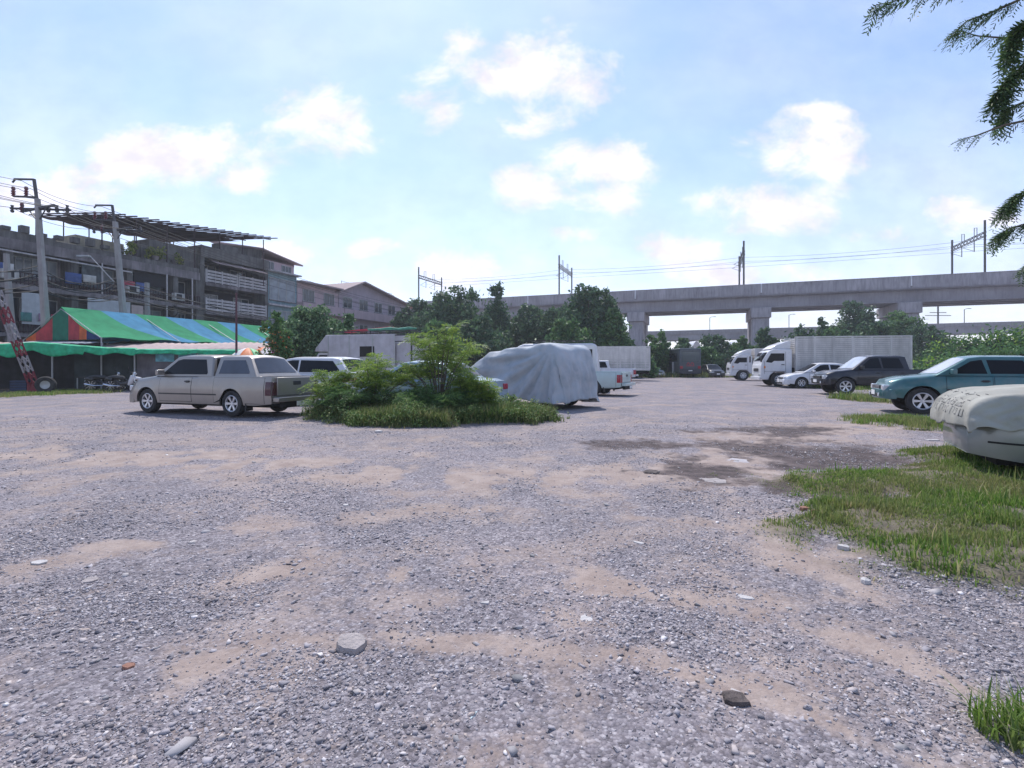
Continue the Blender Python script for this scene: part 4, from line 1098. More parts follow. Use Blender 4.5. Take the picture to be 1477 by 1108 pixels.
def marquee():
    root = empty('market_tent', (-23.5, 36, 0), 0, 'long market tent with green and blue striped roof and red orange gable', 'tent')
    O = Vector((-23.5, 36, 0))
    a = Vector((-25.3, 28.0)); b_ = Vector((-19.6, 45.0)); d = (b_ - a).normalized(); n = Vector((d.y, -d.x)); L_ = (b_ - a).length
    def P(s_, o_, h): p = a + d * s_ + n * o_; return Vector((p.x, p.y, h)) - O
    mats = [m_tg, m_tb]
    q = MB(); ns = 9; hw = 3.3
    for sgn in (1, -1):
        for k in range(ns):
            s0, s1 = L_ * k / ns, L_ * (k + 1) / ns
            def fn(u, v, s0=s0, s1=s1, k=k):
                s0 = s0 + 1.9 * v * (k > 0); s1 = s1 + 1.9 * v * (k < ns - 1)
                s_ = s0 + (s1 - s0) * u
                sag = -.22 * math.sin(math.pi * v) - .05 * math.sin(s_ * 1.9) ** 2 * math.sin(math.pi * v)
                return P(s_ + (1.5 * v * 0), sgn * hw * v, 4.62 - 1.78 * v + sag + .05 * math.sin(s_ * 2.2) * v)
            q.grid(fn, 6, 10, k % 2)
    q.build('striped_roof', mats, root, smooth=60)
    def panel(nm, o0, o1, m, s_=0.02):
        q = MB(); hz = lambda o_: 4.58 - 1.78 * abs(o_) / hw - .2 * math.sin(math.pi * abs(o_) / hw)
        N_ = 6; vs = []
        for k in range(N_ + 1):
            o_ = o0 + (o1 - o0) * k / N_; vs += [P(s_, o_, 2.75), P(s_, o_, max(2.76, hz(o_)))]
        q.add(vs, [(2 * k, 2 * k + 2, 2 * k + 3, 2 * k + 1) for k in range(N_)]); q.build(nm, m, root, smooth=0, solid=.01)
    for (o0, o1, m) in ((-3.1, -2.2, m_to), (-2.2, -.75, m_tr), (-.75, .6, m_td), (.6, 1.5, m_tr), (1.5, 2.1, m_to), (2.1, 3.2, m_tn)): panel('gable_panel', o0, o1, m)
    for k in range(5):
        for sgn in (1, -1):
            q = MB(); q.tube([P(L_ * k / 4, sgn * hw, 0), P(L_ * k / 4, sgn * hw, 2.85)], .035); q.build('pole', m_pole, root)
    for k in range(5):
        q = MB(); q.tube([P(L_ * k / 4, -hw, 2.8), P(L_ * k / 4, 0, 4.5), P(L_ * k / 4, hw, 2.8)], .025); q.build('rafter', m_pole, root)
marquee()

SA, SB = Vector((-31.0, 24.2)), Vector((-13.9, 28.6))          # shed front line
sdv = (SB - SA).normalized(); snv = Vector((-sdv.y, sdv.x))
def S(s_, o_, h): p = SA + sdv * s_ + snv * o_; return Vector((p.x, p.y, h))
def corr(q, f, n, m=1, mi=0, amp=.03, per=.18):
    """corrugated sheet between two lines"""
    pass
def shed():
    root = empty('market_shed', (SA.x, SA.y, 0), 0, 'low market shed with faded pink corrugated roof and dark open stalls', 'shed')
    O = Vector((SA.x, SA.y, 0))
    def roof(nm, s0, s1, h0, h1, d, m, skew=0.0, peak=None):
        q = MB(); n = int((s1 - s0) / .09)
        def fn(u, v):
            s_ = s0 + (s1 - s0) * u; k = math.sin(s_ * 2 * math.pi / .36) * .02
            return S(s_ + skew * v, -.45 + (d + .45) * v, h0 + (h1 - h0) * v + k + .05 * math.sin(s_ * .9)) - O
        q.grid(fn, n, 3); q.build(nm, m, root, smooth=60, solid=.008)
    roof('roof_sheet', -2.0, 4.8, 2.22, 2.62, 3.4, m_sheetroof)
    roof('roof_sheet', 4.9, 9.0, 2.42, 2.80, 3.2, m_sheetgrey)
    roof('roof_sheet', 9.05, 17.3, 2.12, 2.72, 3.2, m_sheetroof)
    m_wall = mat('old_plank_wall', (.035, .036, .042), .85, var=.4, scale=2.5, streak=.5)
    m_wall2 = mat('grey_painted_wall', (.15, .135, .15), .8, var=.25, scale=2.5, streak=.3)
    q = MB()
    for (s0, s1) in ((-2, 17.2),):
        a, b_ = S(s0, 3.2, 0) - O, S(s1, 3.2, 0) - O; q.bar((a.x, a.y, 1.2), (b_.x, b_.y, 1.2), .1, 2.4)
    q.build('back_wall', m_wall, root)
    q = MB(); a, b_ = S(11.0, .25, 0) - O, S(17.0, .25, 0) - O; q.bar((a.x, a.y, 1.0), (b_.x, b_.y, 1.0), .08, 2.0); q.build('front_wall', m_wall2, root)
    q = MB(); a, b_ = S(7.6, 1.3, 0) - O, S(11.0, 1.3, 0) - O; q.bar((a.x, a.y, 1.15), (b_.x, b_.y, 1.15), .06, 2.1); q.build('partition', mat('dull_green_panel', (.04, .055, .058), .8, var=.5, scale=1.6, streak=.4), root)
    q = MB(); a, b_ = S(16.95, 0.3, 0) - O, S(16.95, 3.2, 0) - O; q.bar((a.x, a.y, 1.1), (b_.x, b_.y, 1.1), .08, 2.2); q.build('side_wall', m_wall2, root)
    for s_ in (-.6, 4.7, 7.3, 11.0, 14.0, 16.9):
        q = MB(); p = S(s_, -.05, 0) - O; q.tube([(p.x, p.y, 0), (p.x, p.y, 2.25)], .04); q.build('post', m_pole, root)
    for (s0, s1, h0) in ((11.9, 12.8, 1.55), (13.0, 14.3, 1.6)):
        q = MB(); a, b_ = S(s0, .18, 0) - O, S(s1, .18, 0) - O; q.bar((a.x, a.y, h0 + .2), (b_.x, b_.y, h0 + .2), .02, .42); q.build('poster', mat('cyan_poster', (.14, .40, .48), .6, var=.4, scale=4), root)
shed()
def net():
    q = MB()
    def fn(u, v):
        s_ = 1.0 + 16.2 * u; tail = 1.0 if s_ < 11.3 else .42
        pk = max(0, 1 - abs(s_ - 6.9) / 3.2)
        drop = .12 + .30 * v * (.5 + .5 * math.sin(s_ * 1.7 + 1) ** 2) * (1.4 if 3.5 < s_ < 9 else .6) * tail
        f = .05 * math.sin(s_ * 9 + v * 4) + .03 * math.sin(s_ * 17)
        if v < .4: t = v / .4; return S(s_, -.5 - .2 * t, 2.27 - .06 * (s_ > 11.3) + .26 * pk - .06 * t)
        t = (v - .4) / .6
        return S(s_, -.7 + f * t, 2.21 - .06 * (s_ > 11.3) + .26 * pk - drop * 1.2 * t + .03 * math.sin(s_ * 5))
    q.grid(fn, 210, 12)
    tag(q.build('shade_net', m_green, smooth=70, solid=.006), 'bright green shade net hanging over the front edge of the shed', 'net')
net()
# clutter in the stalls
def stall_table(s_, o_, w, h, label, m):
    p = S(s_, o_, 0); r = empty('stall_table', (p.x, p.y, 0), math.atan2(sdv.y, sdv.x), label, 'table', 'tables inside the market shed')
    q = MB(); q.bx(-w / 2, w / 2, -.4, .4, h - .04, h); q.build('tabletop', m, r, bevel=.005)
    for sx in (-1, 1):
        for sy in (-1, 1):
            q = MB(); q.bx(sx * (w / 2 - .05) - .02, sx * (w / 2 - .05) + .02, sy * .35 - .02, sy * .35 + .02, 0, h - .04); q.build('leg', m_pole, r)
m_teal = mat('teal_tarp', (.03, .22, .22), .6, var=.3, scale=4)
stall_table(1.3, .7, 1.9, .75, 'low stall table under the left end of the shed roof', m_teal)
stall_table(8.9, .8, 1.6, .7, 'low stall table behind the parked motorbike', m_blackpl)
for i, (s_, o_, c_, lab) in enumerate(((1.0, -.1, (.03, .2, .2), 'teal plastic crate on the ground at the left end of the shed'), (2.2, .1, (.25, .03, .04), 'dark red plastic crate on the ground behind the striped boom'), (5.4, .9, (.03, .05, .12), 'navy plastic crate in the dark stall beside the thin white post'))):
    p = S(s_, o_, 0); r = empty('plastic_crate', (p.x, p.y, 0), R(10 * i), lab, 'crate', 'crates in the shed')
    mm = mat('crate_%d' % i, c_, .5)
    q = MB(); q.bx(-.35, .35, -.25, .25, 0.0, .03)
    for (xa, xb, ya, yb) in ((-.35, -.32, -.25, .25), (.32, .35, -.25, .25), (-.35, .35, -.25, -.22), (-.35, .35, .22, .25)):
        for k in range(4): q.bx(xa, xb, ya, yb, .05 + k * .13, .14 + k * .13)
    q.build('slatted_shell', mm, r, bevel=.004)
# leaning red and white lattice boom with a wheel at its foot
def boom():
    b0 = AT(50, 566, 24.0); b0.z = .25; b1 = AT(2, 438, 23.2)
    root = empty('lattice_boom', (b0.x, b0.y, 0), 0, 'red and white striped lattice boom leaning beside the shed', 'boom')
    d = (b1 - b0); L_ = d.length * 1.15; d.normalize(); O = Vector((b0.x, b0.y, 0))
    s1 = d.cross(Vector((0, 1, 0))).normalized(); s2 = d.cross(s1).normalized()
    q = MB(); n = 12; w = .12
    cor = [s1 * w + s2 * w, -s1 * w + s2 * w, -s1 * w - s2 * w, s1 * w - s2 * w]
    for k in range(n):
        a0 = b0 - O + d * L_ * k / n; a1 = b0 - O + d * L_ * (k + 1) / n; mi = (k // 2) % 2
        for j in range(4):
            q.bar(a0 + cor[j], a1 + cor[j], .06, mi=mi); q.bar(a0 + cor[j], a1 + cor[(j + 1) % 4], .04, mi=mi)
    q.build('lattice', [mat('boom_red', (.20, .02, .035), .65), mat('boom_white', (.30, .28, .29), .65)], root, smooth=0)
    q = MB(); q.box((0, .1, .2), (.5, .5, .4)); q.build('foot', mat('boom_red', (.33, .03, .06)), root, bevel=.03)
    w_ = MB(); w_.lathe([(.2, -.1), (.36, -.11), (.40, -.05), (.40, .05), (.36, .11), (.2, .1)], 28); o = w_.build('wheel', m_rubber, root, loc=(.62, -.1, .4), rz=R(25))
    w_ = MB(); w_.lathe([(.001, -.03), (.2, -.06), (.21, 0)], 20); w_.build('rim', m_pole, o)
boom()
# motorbike and a scooter
def motorbike(name, label, pos, rz, bodym, fairm):
    root = empty(name, (pos[0], pos[1], 0), rz, label, 'motorbike')
    for x in (-.62, .62):
        q = MB(); q.lathe([(.24, -.04), (.29, -.045), (.31, 0), (.29, .045), (.24, .04)], 28); w_ = q.build('wheel', m_rubber, root, loc=(x, 0, .31))
        q = MB(); q.lathe([(.25, -.02), (.25, .02)], 24)
        for k in range(10): a = k * math.pi / 5; q.bar((0, 0, 0), (.24 * math.cos(a), 0, .24 * math.sin(a)), .012)
        q.build('rim', m_chrome, w_)
    q = MB()
    q.tube([(-.35, 0, .55), (-.1, 0, .42), (.15, 0, .42), (.33, 0, .62), (.42, 0, .9)], [.05, .1, .1, .06, .04], 10); q.tube([(-.62, .06, .31), (-.1, .06, .38)], .03); q.tube([(-.62, -.06, .31), (-.1, -.06, .38)], .03)
    q.build('frame', bodym, root)
    q = MB(); q.tube([(.62, .07, .31), (.46, .07, .88)], .022); q.tube([(.62, -.07, .31), (.46, -.07, .88)], .022); q.build('fork', m_chrome, root)
    q = MB(); q.tube([(.40, -.32, 1.02), (.44, -.12, .98), (.44, .12, .98), (.40, .32, 1.02)], .016); q.build('handlebar', m_blackpl, root)
    q = MB(); q.tube([(-.72, 0, .74), (-.4, 0, .74), (-.05, 0, .70), (.05, 0, .66)], [.05, .11, .11, .05], 10); q.build('saddle', m_blackpl, root)
    q = MB(); q.tube([(.50, 0, .92), (.46, 0, .78), (.34, 0, .5), (.22, 0, .34)], [.1, .14, .13, .06], 12); q.build('fairing', fairm, root)
    q = MB(); q.tube([(.9, 0, .50), (.75, 0, .66), (.58, 0, .68), (.4, 0, .6)], [.03, .08, .09, .05], 10); q.build('mudguard', fairm, root)
    q = MB(); q.tube([(-.5, 0, .62), (-.75, 0, .66), (-.88, 0, .6)], [.1, .09, .03], 10); q.build('tail_section', bodym, root)
    q = MB(); q.lathe([(.001, .1), (.07, .08), (.09, 0)], 16, 'X', (.48, 0, .9)); q.build('headlight', m_lamp, root)
    q = MB()
    for sg in (-1, 1): q.bar((.42, sg * .25, 1.0), (.40, sg * .3, 1.16), .012); q.lathe([(.001, 0), (.06, .01), (.06, .02)], 12, 'X', (.39, sg * .3, 1.2))
    q.build('mirror', m_blackpl, root)
    q = MB(); q.tube([(-.1, -.12, .3), (-.5, -.14, .3), (-.85, -.15, .38)], [.03, .045, .05], 10); q.build('exhaust', m_chrome, root)
motorbike('motorbike', 'dark motorbike with white front fairing parked in front of the shed', (-19.6, 25.2), R(8), p_black, p_white)
motorbike('motorbike', 'black motorbike half in shade left of the white faired one', (-20.9, 25.7), R(30), p_black, p_black)
# parasols in front of the tree
def parasol(pos, h, r, cols, label):
    root = empty('parasol', (pos[0], pos[1], 0), 0, label, 'umbrella', 'parasols at the end of the market')
    q = MB(); q.tube([(0, 0, 0), (0, 0, h)], .025); q.build('pole', m_pole, root)
    q = MB(); n = 8
    for k in range(n):
        a0, a1 = 2 * math.pi * k / n, 2 * math.pi * (k + 1) / n
        def fn(u, v):
            a = a0 + (a1 - a0) * u; sc = r * v * (1 - .04 * math.sin(math.pi * u))
            return (sc * math.cos(a), sc * math.sin(a), h - .55 * v ** 1.8 + .0)
        q.grid(fn, 3, 6, k % len(cols))
    q.build('canopy', cols, root, smooth=50, solid=.006)
mo, mpk, mw, mgp = mat('parasol_orange', (.75, .22, .07), .6), mat('parasol_pink', (.7, .06, .38), .6), mat('parasol_white', (.7, .68, .66), .6), mat('parasol_green', (.12, .5, .2), .6)
x_, y_ = AT(358, 0, 25.5).xy; parasol((x_, y_), 2.22, .95, [mo, mw, mo, mgp], 'orange and white parasol behind the silver pickup roof')
x_, y_ = AT(385, 0, 27).xy; parasol((x_, y_), 2.35, .95, [mpk, mo, mw, mpk], 'pink and orange parasol beside the flowering shrub')
# small green awning
q = MB(); a = AT(384, 505, 31)
r = empty('market_stall', (a.x, 31, 0), R(10), 'small stall with a green awning below the round tree', 'stall')
q.grid(lambda u, v: (3.0 * u - .4, -1.6 * v, 2.45 - .25 * v - .15 * (v > .8)), 12, 6); q.build('awning', m_green, r, solid=.01)
q = MB(); q.bx(-.4, 2.6, .0, .1, 0, 2.3); q.build('back_wall', m_blackpl, r)
for x in (-.3, 2.5):
    q = MB(); q.tube([(x, -1.4, 0), (x, -1.4, 2.2)], .03); q.build('post', m_pole, r)
q = MB(); q.bx(-.2, 2.4, -1.2, -.5, .75, .8); q.bx(-.2, 2.4, -1.15, -1.1, .0, .75); q.build('counter', m_blackpl, r)
# ------------------------------------------------------------------ buildings at the left
fd = Vector((.3655, .9308)); fn_ = Vector((fd.y, -fd.x))       # along the facade, and towards the lot
FO = Vector((-34.4, 33.5))
def FP(s_, o_, h): p = FO + fd * s_ + fn_ * o_; return Vector((p.x, p.y, h))
FA = math.atan2(fd.y, fd.x)
class Fac:
    """builder in facade coordinates: s along, o towards the street, h up"""
    def __init__(s, name, label, s0, cat='building', group=None):
        s.s0 = s0; p = FP(s0, 0, 0); s.root = empty(name, p, FA, label, cat, group)
    def L(s, s_, o_, h): return (s_ - s.s0, -o_, h)
    def box(s, q, s0, s1, o0, o1, h0, h1, mi=0): q.bx(s0 - s.s0, s1 - s.s0, -o0, -o1, h0, h1, mi)
    def bar(s, q, a, b_, w, h=None, mi=0): q.bar(s.L(*a), s.L(*b_), w, h, mi)
    def part(s, name, m, boxes, parent=None, **k):
        q = MB()
        for bb in boxes: s.box(q, *bb)
        return q.build(name, m, parent or s.root, **k)
m_conc = mat('stained_concrete', (.215, .19, .195), .9, var=.35, scale=.8, streak=.75, bump=.3, bscale=3)
m_conc2 = mat('mossy_concrete', (.15, .142, .135), .9, var=.35, scale=.9, streak=.8, bump=.3, bscale=3)
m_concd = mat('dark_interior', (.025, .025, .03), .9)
m_win = mat('window_glass', (.035, .045, .06), .12, var=.5, scale=1.2, spec=.7)
m_winl = mat('frosted_window', (.26, .29, .32), .3, var=.3, scale=1.5)
m_frame = mat('window_frame', (.42, .42, .42), .6, streak=.3)
m_pink = mat('pink_plaster', (.50, .38, .40), .85, var=.1, scale=1, streak=.25)
m_mauve = mat('mauve_plaster', (.42, .35, .40), .85, var=.12, scale=1, streak=.3)
m_lblue = mat('blue_plaster', (.22, .33, .37), .8, var=.2, scale=1, streak=.4)
m_rail = mat('balcony_rail', (.50, .47, .47), .7, var=.15, streak=.5)
m_rust = mat('rusty_sheet', (.07, .05, .055), .95, spec=.05, var=.4, scale=.8, bump=.2, bscale=2)
m_roofp = mat('tile_roof', (.33, .25, .25), .8, var=.15, scale=1.5)
m_roofr = mat('red_roof', (.42, .20, .18), .8, var=.15, scale=1.5)

def window(f, s0, s1, h0, h1, o_=0.0, frm=m_frame, gls=m_win, panes=2, sill=True):
    q = MB(); t = .07
    for bb in ((s0 - t, s1 + t, o_ + .002, o_ + .06, h0 - t, h0), (s0 - t, s1 + t, o_ + .002, o_ + .06, h1, h1 + t), (s0 - t, s0, o_ + .002, o_ + .06, h0, h1), (s1, s1 + t, o_ + .002, o_ + .06, h0, h1)): f.box(q, *bb)
    for k in range(1, panes):
        x = s0 + (s1 - s0) * k / panes; f.box(q, x - t / 2, x + t / 2, o_ + .002, o_ + .055, h0, h1)
    w_ = q.build('window', frm, f.root, smooth=0)
    q = MB(); f.box(q, s0, s1, o_ + .004, o_ + .02, h0, h1); q.build('pane', gls, w_, smooth=0)
    if sill: q = MB(); f.box(q, s0 - .15, s1 + .15, o_ + .003, o_ + .16, h0 - t - .08, h0 - t); q.build('sill', m_conc, w_, smooth=0)

m_iron_ = mat('dark_iron', (.06, .055, .06), .6)
# A: abandoned concrete shophouse row
A_ = Fac('concrete_shophouse', 'weathered concrete shophouse block with rusty canopy frame on its roof', 0)
A_.part('wall', m_conc, [(-16, 14.0, -9, -1.2, 0, 10.0)], smooth=0)
A_.part('floor_slab', m_conc, [(-16, 14.0, -1.19, .35, 3.3, 3.55), (-16, 14.0, -1.19, .45, 6.55, 6.9)], smooth=0)
A_.part('roof_beam', m_conc, [(-16, 14.0, -1.19, .3, 9.25, 9.95)], smooth=0)
q = MB()
for s_ in (-15, -11, -7, -3.4, .4, 4.2, 8.0, 11.8, 13.9): 
    for (a, b_) in ((0, 3.3), (3.55, 6.55), (6.9, 9.25)): A_.box(q, s_ - .22, s_ + .22, -1.19, .2, a, b_)
q.build_each('column', m_conc2, A_.root, smooth=0)
rr = random.Random(3)
bays = [(-14.5, -11.3), (-10.6, -7.3), (-6.6, -3.8), (-3.0, 0), (.8, 3.8), (4.6, 7.6), (8.4, 11.4), (12.1, 13.6)]
for (a, b_) in bays:
    for (h0, h1) in ((7.75, 9.0), (4.5, 6.1)):
        n = 2; w = (b_ - a - .3) / n
        for k in range(n):
            x0 = a + .1 + k * (w + .1); g_ = rr.random()
            window(A_, x0, x0 + w, h0 + rr.choice((0, 0, -.15)), h1, -1.2, panes=rr.choice((1, 2, 2, 3)), gls=m_win if g_ < .6 else (m_winl if g_ < .9 else m_concd))
# railing of the upper floor
q = MB()
for (h0, o_) in ((6.9, .32), (3.55, .22)):
    A_.box(q, -16, 14, o_ - .03, o_ + .03, h0 + .8, h0 + .86); A_.box(q, -16, 14, o_ - .03, o_ + .03, h0 + .12, h0 + .17)
    s_ = -16
    while s_ < 14: A_.box(q, s_, s_ + .05, o_ - .02, o_ + .02, h0, h0 + .8); s_ += .22
q.build('railing', m_rust, A_.root, smooth=0)
# white gutter pipe, panels
q = MB(); q.tube([A_.L(-2, .42, 9.1), A_.L(8, .42, 8.95)], .06); q.build('gutter_pipe', m_rail, A_.root)
for bb in ((4.9, 7.9, .36, .42, 5.0, 6.5), (1.0, 2.2, .36, .40, 4.2, 6.4)): A_.part('panel', mat('pale_panel', (.46, .48, .50), .7, streak=.2), [bb], smooth=0)
A_.part('panel', mat('pinkish_panel', (.46, .36, .34), .7, streak=.2), [(8.0, 8.9, .36, .42, 4.6, 6.3)], smooth=0)
# parapet and roof terrace
A_.part('parapet', m_conc2, [(-16, 3, .0, .22, 9.95, 10.5), (3, 14, -.1, .2, 9.95, 10.35), (9.2, 13.6, -.6, -.35, 10.36, 11.6)], smooth=0)
q = MB(); s_ = -2
while s_ < 8: A_.box(q, s_, s_ + .45, -.1, .35, 10.5, 10.5 + rr.random() * .5 + .2); s_ += 1.0
q.build_each('roof_block', m_conc2, A_.root, smooth=0)
A_.part('roof_shed', mat('yellowish_wall', (.33, .29, .21), .85, streak=.5), [(4.8, 8.2, -4, -.9, 10.0, 11.4)], smooth=0)
A_.part('stair_tower', m_conc, [(-6, -2.5, -6, -2, 10.0, 12.1)], smooth=0)
q = MB(); s_ = -15
while s_ < -6.5: A_.box(q, s_, s_ + .06, .05, .1, 10.5, 11.4); s_ += .7
A_.box(q, -15, -6.5, .04, .1, 11.35, 11.4); A_.box(q, -15, -6.5, .04, .1, 10.95, 10.99)
q.build('roof_fence', m_pole, A_.root, smooth=0)
# canopy: sloped rusty sheets under long rafters on thin posts
q = MB()
cB, cA_, cD, cE = (6.2, .3, 13.1), (6.0, -9.2, 14.0), (21.2, .9, 14.6), (17.5, -9.2, 14.35)
def CN(u, v):
    a = Vector(cB).lerp(Vector(cD), u); b_ = Vector(cA_).lerp(Vector(cE), u); p = a.lerp(b_, v); return p
def cf(u, v):
    p = CN(u, v); return A_.L(p.x, p.y, p.z + .05 * math.sin(u * 46) + .07 * math.sin(v * 7 + u * 9))
for (u0, u1, v0, v1) in ((0, .46, .04, 1), (.47, .8, .1, 1.0), (.8, .97, .25, .98), (.81, .9, .02, .2)):
    q.grid(lambda a, b_: cf(u0 + (u1 - u0) * a, v0 + (v1 - v0) * b_), 30, 8)
can = q.build('roof_canopy', m_rust, A_.root, smooth=50, solid=.03)
q = MB()
for k in range(19):
    u = k / 18; a, b_ = CN(u, -.09), CN(u, 1.0); q.bar(A_.L(a.x, a.y, a.z + .22), A_.L(b_.x, b_.y, b_.z + .22), .09)
for v in (.0, .25, .5, .75, 1.0): a, b_ = CN(-.02, v), CN(1.02, v); q.bar(A_.L(a.x, a.y, a.z + .12), A_.L(b_.x, b_.y, b_.z + .12), .08)
q.build('rafter', m_rust, can, smooth=0)
q = MB()
for k in range(7):
    for v in (.05, .95):
        p = CN(k / 6, v); q.bar(A_.L(p.x, p.y, 9.8), A_.L(p.x, p.y, p.z + .1), .07)
q.build_each('canopy_post', m_rust, can, smooth=0)

# clutter on the facade: air conditioners, washing, sheets and pipes
m_acw = mat('ac_casing', (.48, .47, .45), .7, streak=.4)
for k, (s_, h) in enumerate(((-9.0, 7.1), (-4.2, 7.2), (.2, 7.15), (3.9, 4.2), (7.9, 7.2), (11.7, 7.1), (-12, 7.1), (9.6, 4.3))):
    q = MB(); A_.box(q, s_ - .45, s_ + .45, .45, .85, h, h + .62); A_.box(q, s_ - .3, s_ + .2, .851, .87, h + .08, h + .54, 1); q.build('air_conditioner', [m_acw, m_concd], A_.root, bevel=.02)
cl_m = [mat('washing_%d' % i, c_, .85, var=.2) for i, c_ in enumerate(((.35, .05, .08), (.06, .10, .25), (.5, .48, .45), (.08, .22, .2), (.3, .2, .28)))]
for k in range(26):
    s_ = -11 + k * .93 + rr.random() * .4; h = 7.3 if rr.random() < .6 else 4.1; hh_ = .5 + .5 * rr.random(); w_ = .25 + .3 * rr.random()
    q = MB(); q.grid(lambda u, v: A_.L(s_ - w_ + 2 * w_ * u, .5 + .05 * math.sin(u * 9 + k), h + .9 - hh_ * v), 6, 3); q.build('washing', cl_m[k % 5], A_.root, solid=.02)
for s_ in (-7.5, -.6, 5.9, 10.9, 13.2):
    q = MB(); q.tube([A_.L(s_, .36, .0), A_.L(s_, .36, 9.3)], .06, 6); q.build('drain_pipe', m_rail if s_ > 5 else m_iron_, A_.root)
A_.part('sun_blind', mat('faded_blind', (.12, .14, .15), .85, var=.4, streak=.6), [(-6.4, -4.0, -.2, -.12, 7.6, 9.2)], smooth=0)
A_.part('sun_blind', m_concd, [(8.5, 11.2, -.2, -.12, 8.1, 9.2)], smooth=0)
A_.part('sun_blind', mat('faded_blind', (.12, .14, .15)), [(4.8, 6.1, -.2, -.12, 7.4, 9.2)], smooth=0)

# B: tall dark block with white slatted balconies
B_ = Fac('balcony_block', 'dark concrete block with pale slatted balconies in the middle of the row', 14.2)
B_.part('wall', m_conc2, [(14.1, 21.8, -9, -1.6, 0, 12.4), (14.1, 14.5, -1.6, .2, 0, 12.4), (21.4, 21.8, -1.6, .2, 0, 12.4)], smooth=0)
B_.part('parapet', m_conc2, [(14.1, 21.8, -1.59, .35, 11.55, 12.6), (16.0, 18.2, -.8, .1, 12.6, 13.2), (9.8, 14.1, -3, -.3, 10.4, 12.2)], smooth=0)
for h in (3.3, 6.2, 8.9): B_.part('floor_slab', m_conc, [(14.5, 21.4, -1.59, .4, h, h + .3)], smooth=0)
B_.part('opening_shade_panel', m_concd, [(14.6, 21.3, -1.58, -1.5, h + .3, h + 2.5) for h in (3.3, 6.2, 8.9)], smooth=0)  # near-black panels stand for the shade inside the balconies
for h in (3.6, 6.5, 9.2):
    for (a, b_) in ((14.5, 17.9), (18.0, 21.4)):
        q = MB()
        for k in range(4): B_.box(q, a, b_, .33, .39, h + .08 + k * .30, h + .28 + k * .30)
        for x in (a + .05, (a + b_) / 2, b_ - .05): B_.box(q, x - .06, x + .06, .28, .42, h, h + 1.25)
        q.build('balcony_rail', m_rail, B_.root, smooth=0)
q = MB(); q.add([B_.L(15.2, -.2, 11.5), B_.L(20.8, -.2, 11.5), B_.L(20.9, 1.1, 11.0), B_.L(15.2, 1.1, 11.0)], [(0, 1, 2, 3)]); q.build('awning', m_sheetroof, B_.root, solid=.05)
for (a, h) in ((15.2, 9.4), (18.6, 9.4), (15.4, 6.6), (19, 6.6), (16, 3.8)): window(B_, a, a + 1.7, h, h + 1.7, -1.5, panes=2, gls=m_win, sill=False)

# C + D: pink roof block over a light blue house
C_ = Fac('pink_rooftop_house', 'narrow house with light blue front under a pink plastered roof storey', 21.9)
C_.part('wall', m_lblue, [(21.8, 26.0, -9, 0, 0, 11.6)], smooth=0)
C_.part('upper_wall', m_pink, [(22.0, 26.6, -8, -1.0, 11.6, 13.0)], smooth=0)
q = MB(); q.add([C_.L(*p) for p in ((21.6, -.4, 13.95), (21.6, -8.5, 15.5), (27.4, -8.5, 14.7), (27.4, -.4, 13.15))], [(0, 1, 2, 3)]); q.build('roof', m_roofp, C_.root, solid=.16)
for (xs_, dz_) in ((22.0, 0), (26.55, -.65)):
    q = MB(); q.add([C_.L(xs_ + d_, o_, h_) for d_ in (0, .08) for (o_, h_) in ((-1.0, 12.9), (-8, 12.9), (-8, 15.3 + dz_), (-1.0, 13.95 + dz_))], [(0, 1, 2, 3), (7, 6, 5, 4), (0, 4, 5, 1), (1, 5, 6, 2), (2, 6, 7, 3), (3, 7, 4, 0)]); q.build('side_gable', m_conc2 if dz_ == 0 else m_pink, C_.root, smooth=0)
window(C_, 22.4, 23.6, 12.0, 12.85, -1.0, panes=3, sill=False); window(C_, 24.8, 26.1, 11.9, 12.75, -1.0, panes=3, sill=False)
window(C_, 22.2, 25.6, 8.6, 10.9, 0, gls=m_winl, panes=3); window(C_, 22.4, 25.4, 5.2, 7.4, 0, panes=3, gls=m_winl)
C_.part('balcony_rail', m_rail, [(21.9, 26, .35, .41, 4.2 + k * .28, 4.3 + k * .28) for k in range(4)], smooth=0)
C_.part('ledge', m_rail, [(21.7, 26.1, .001, .7, 11.55, 11.7), (21.8, 26.0, .001, .4, 7.9, 8.1)], smooth=0)

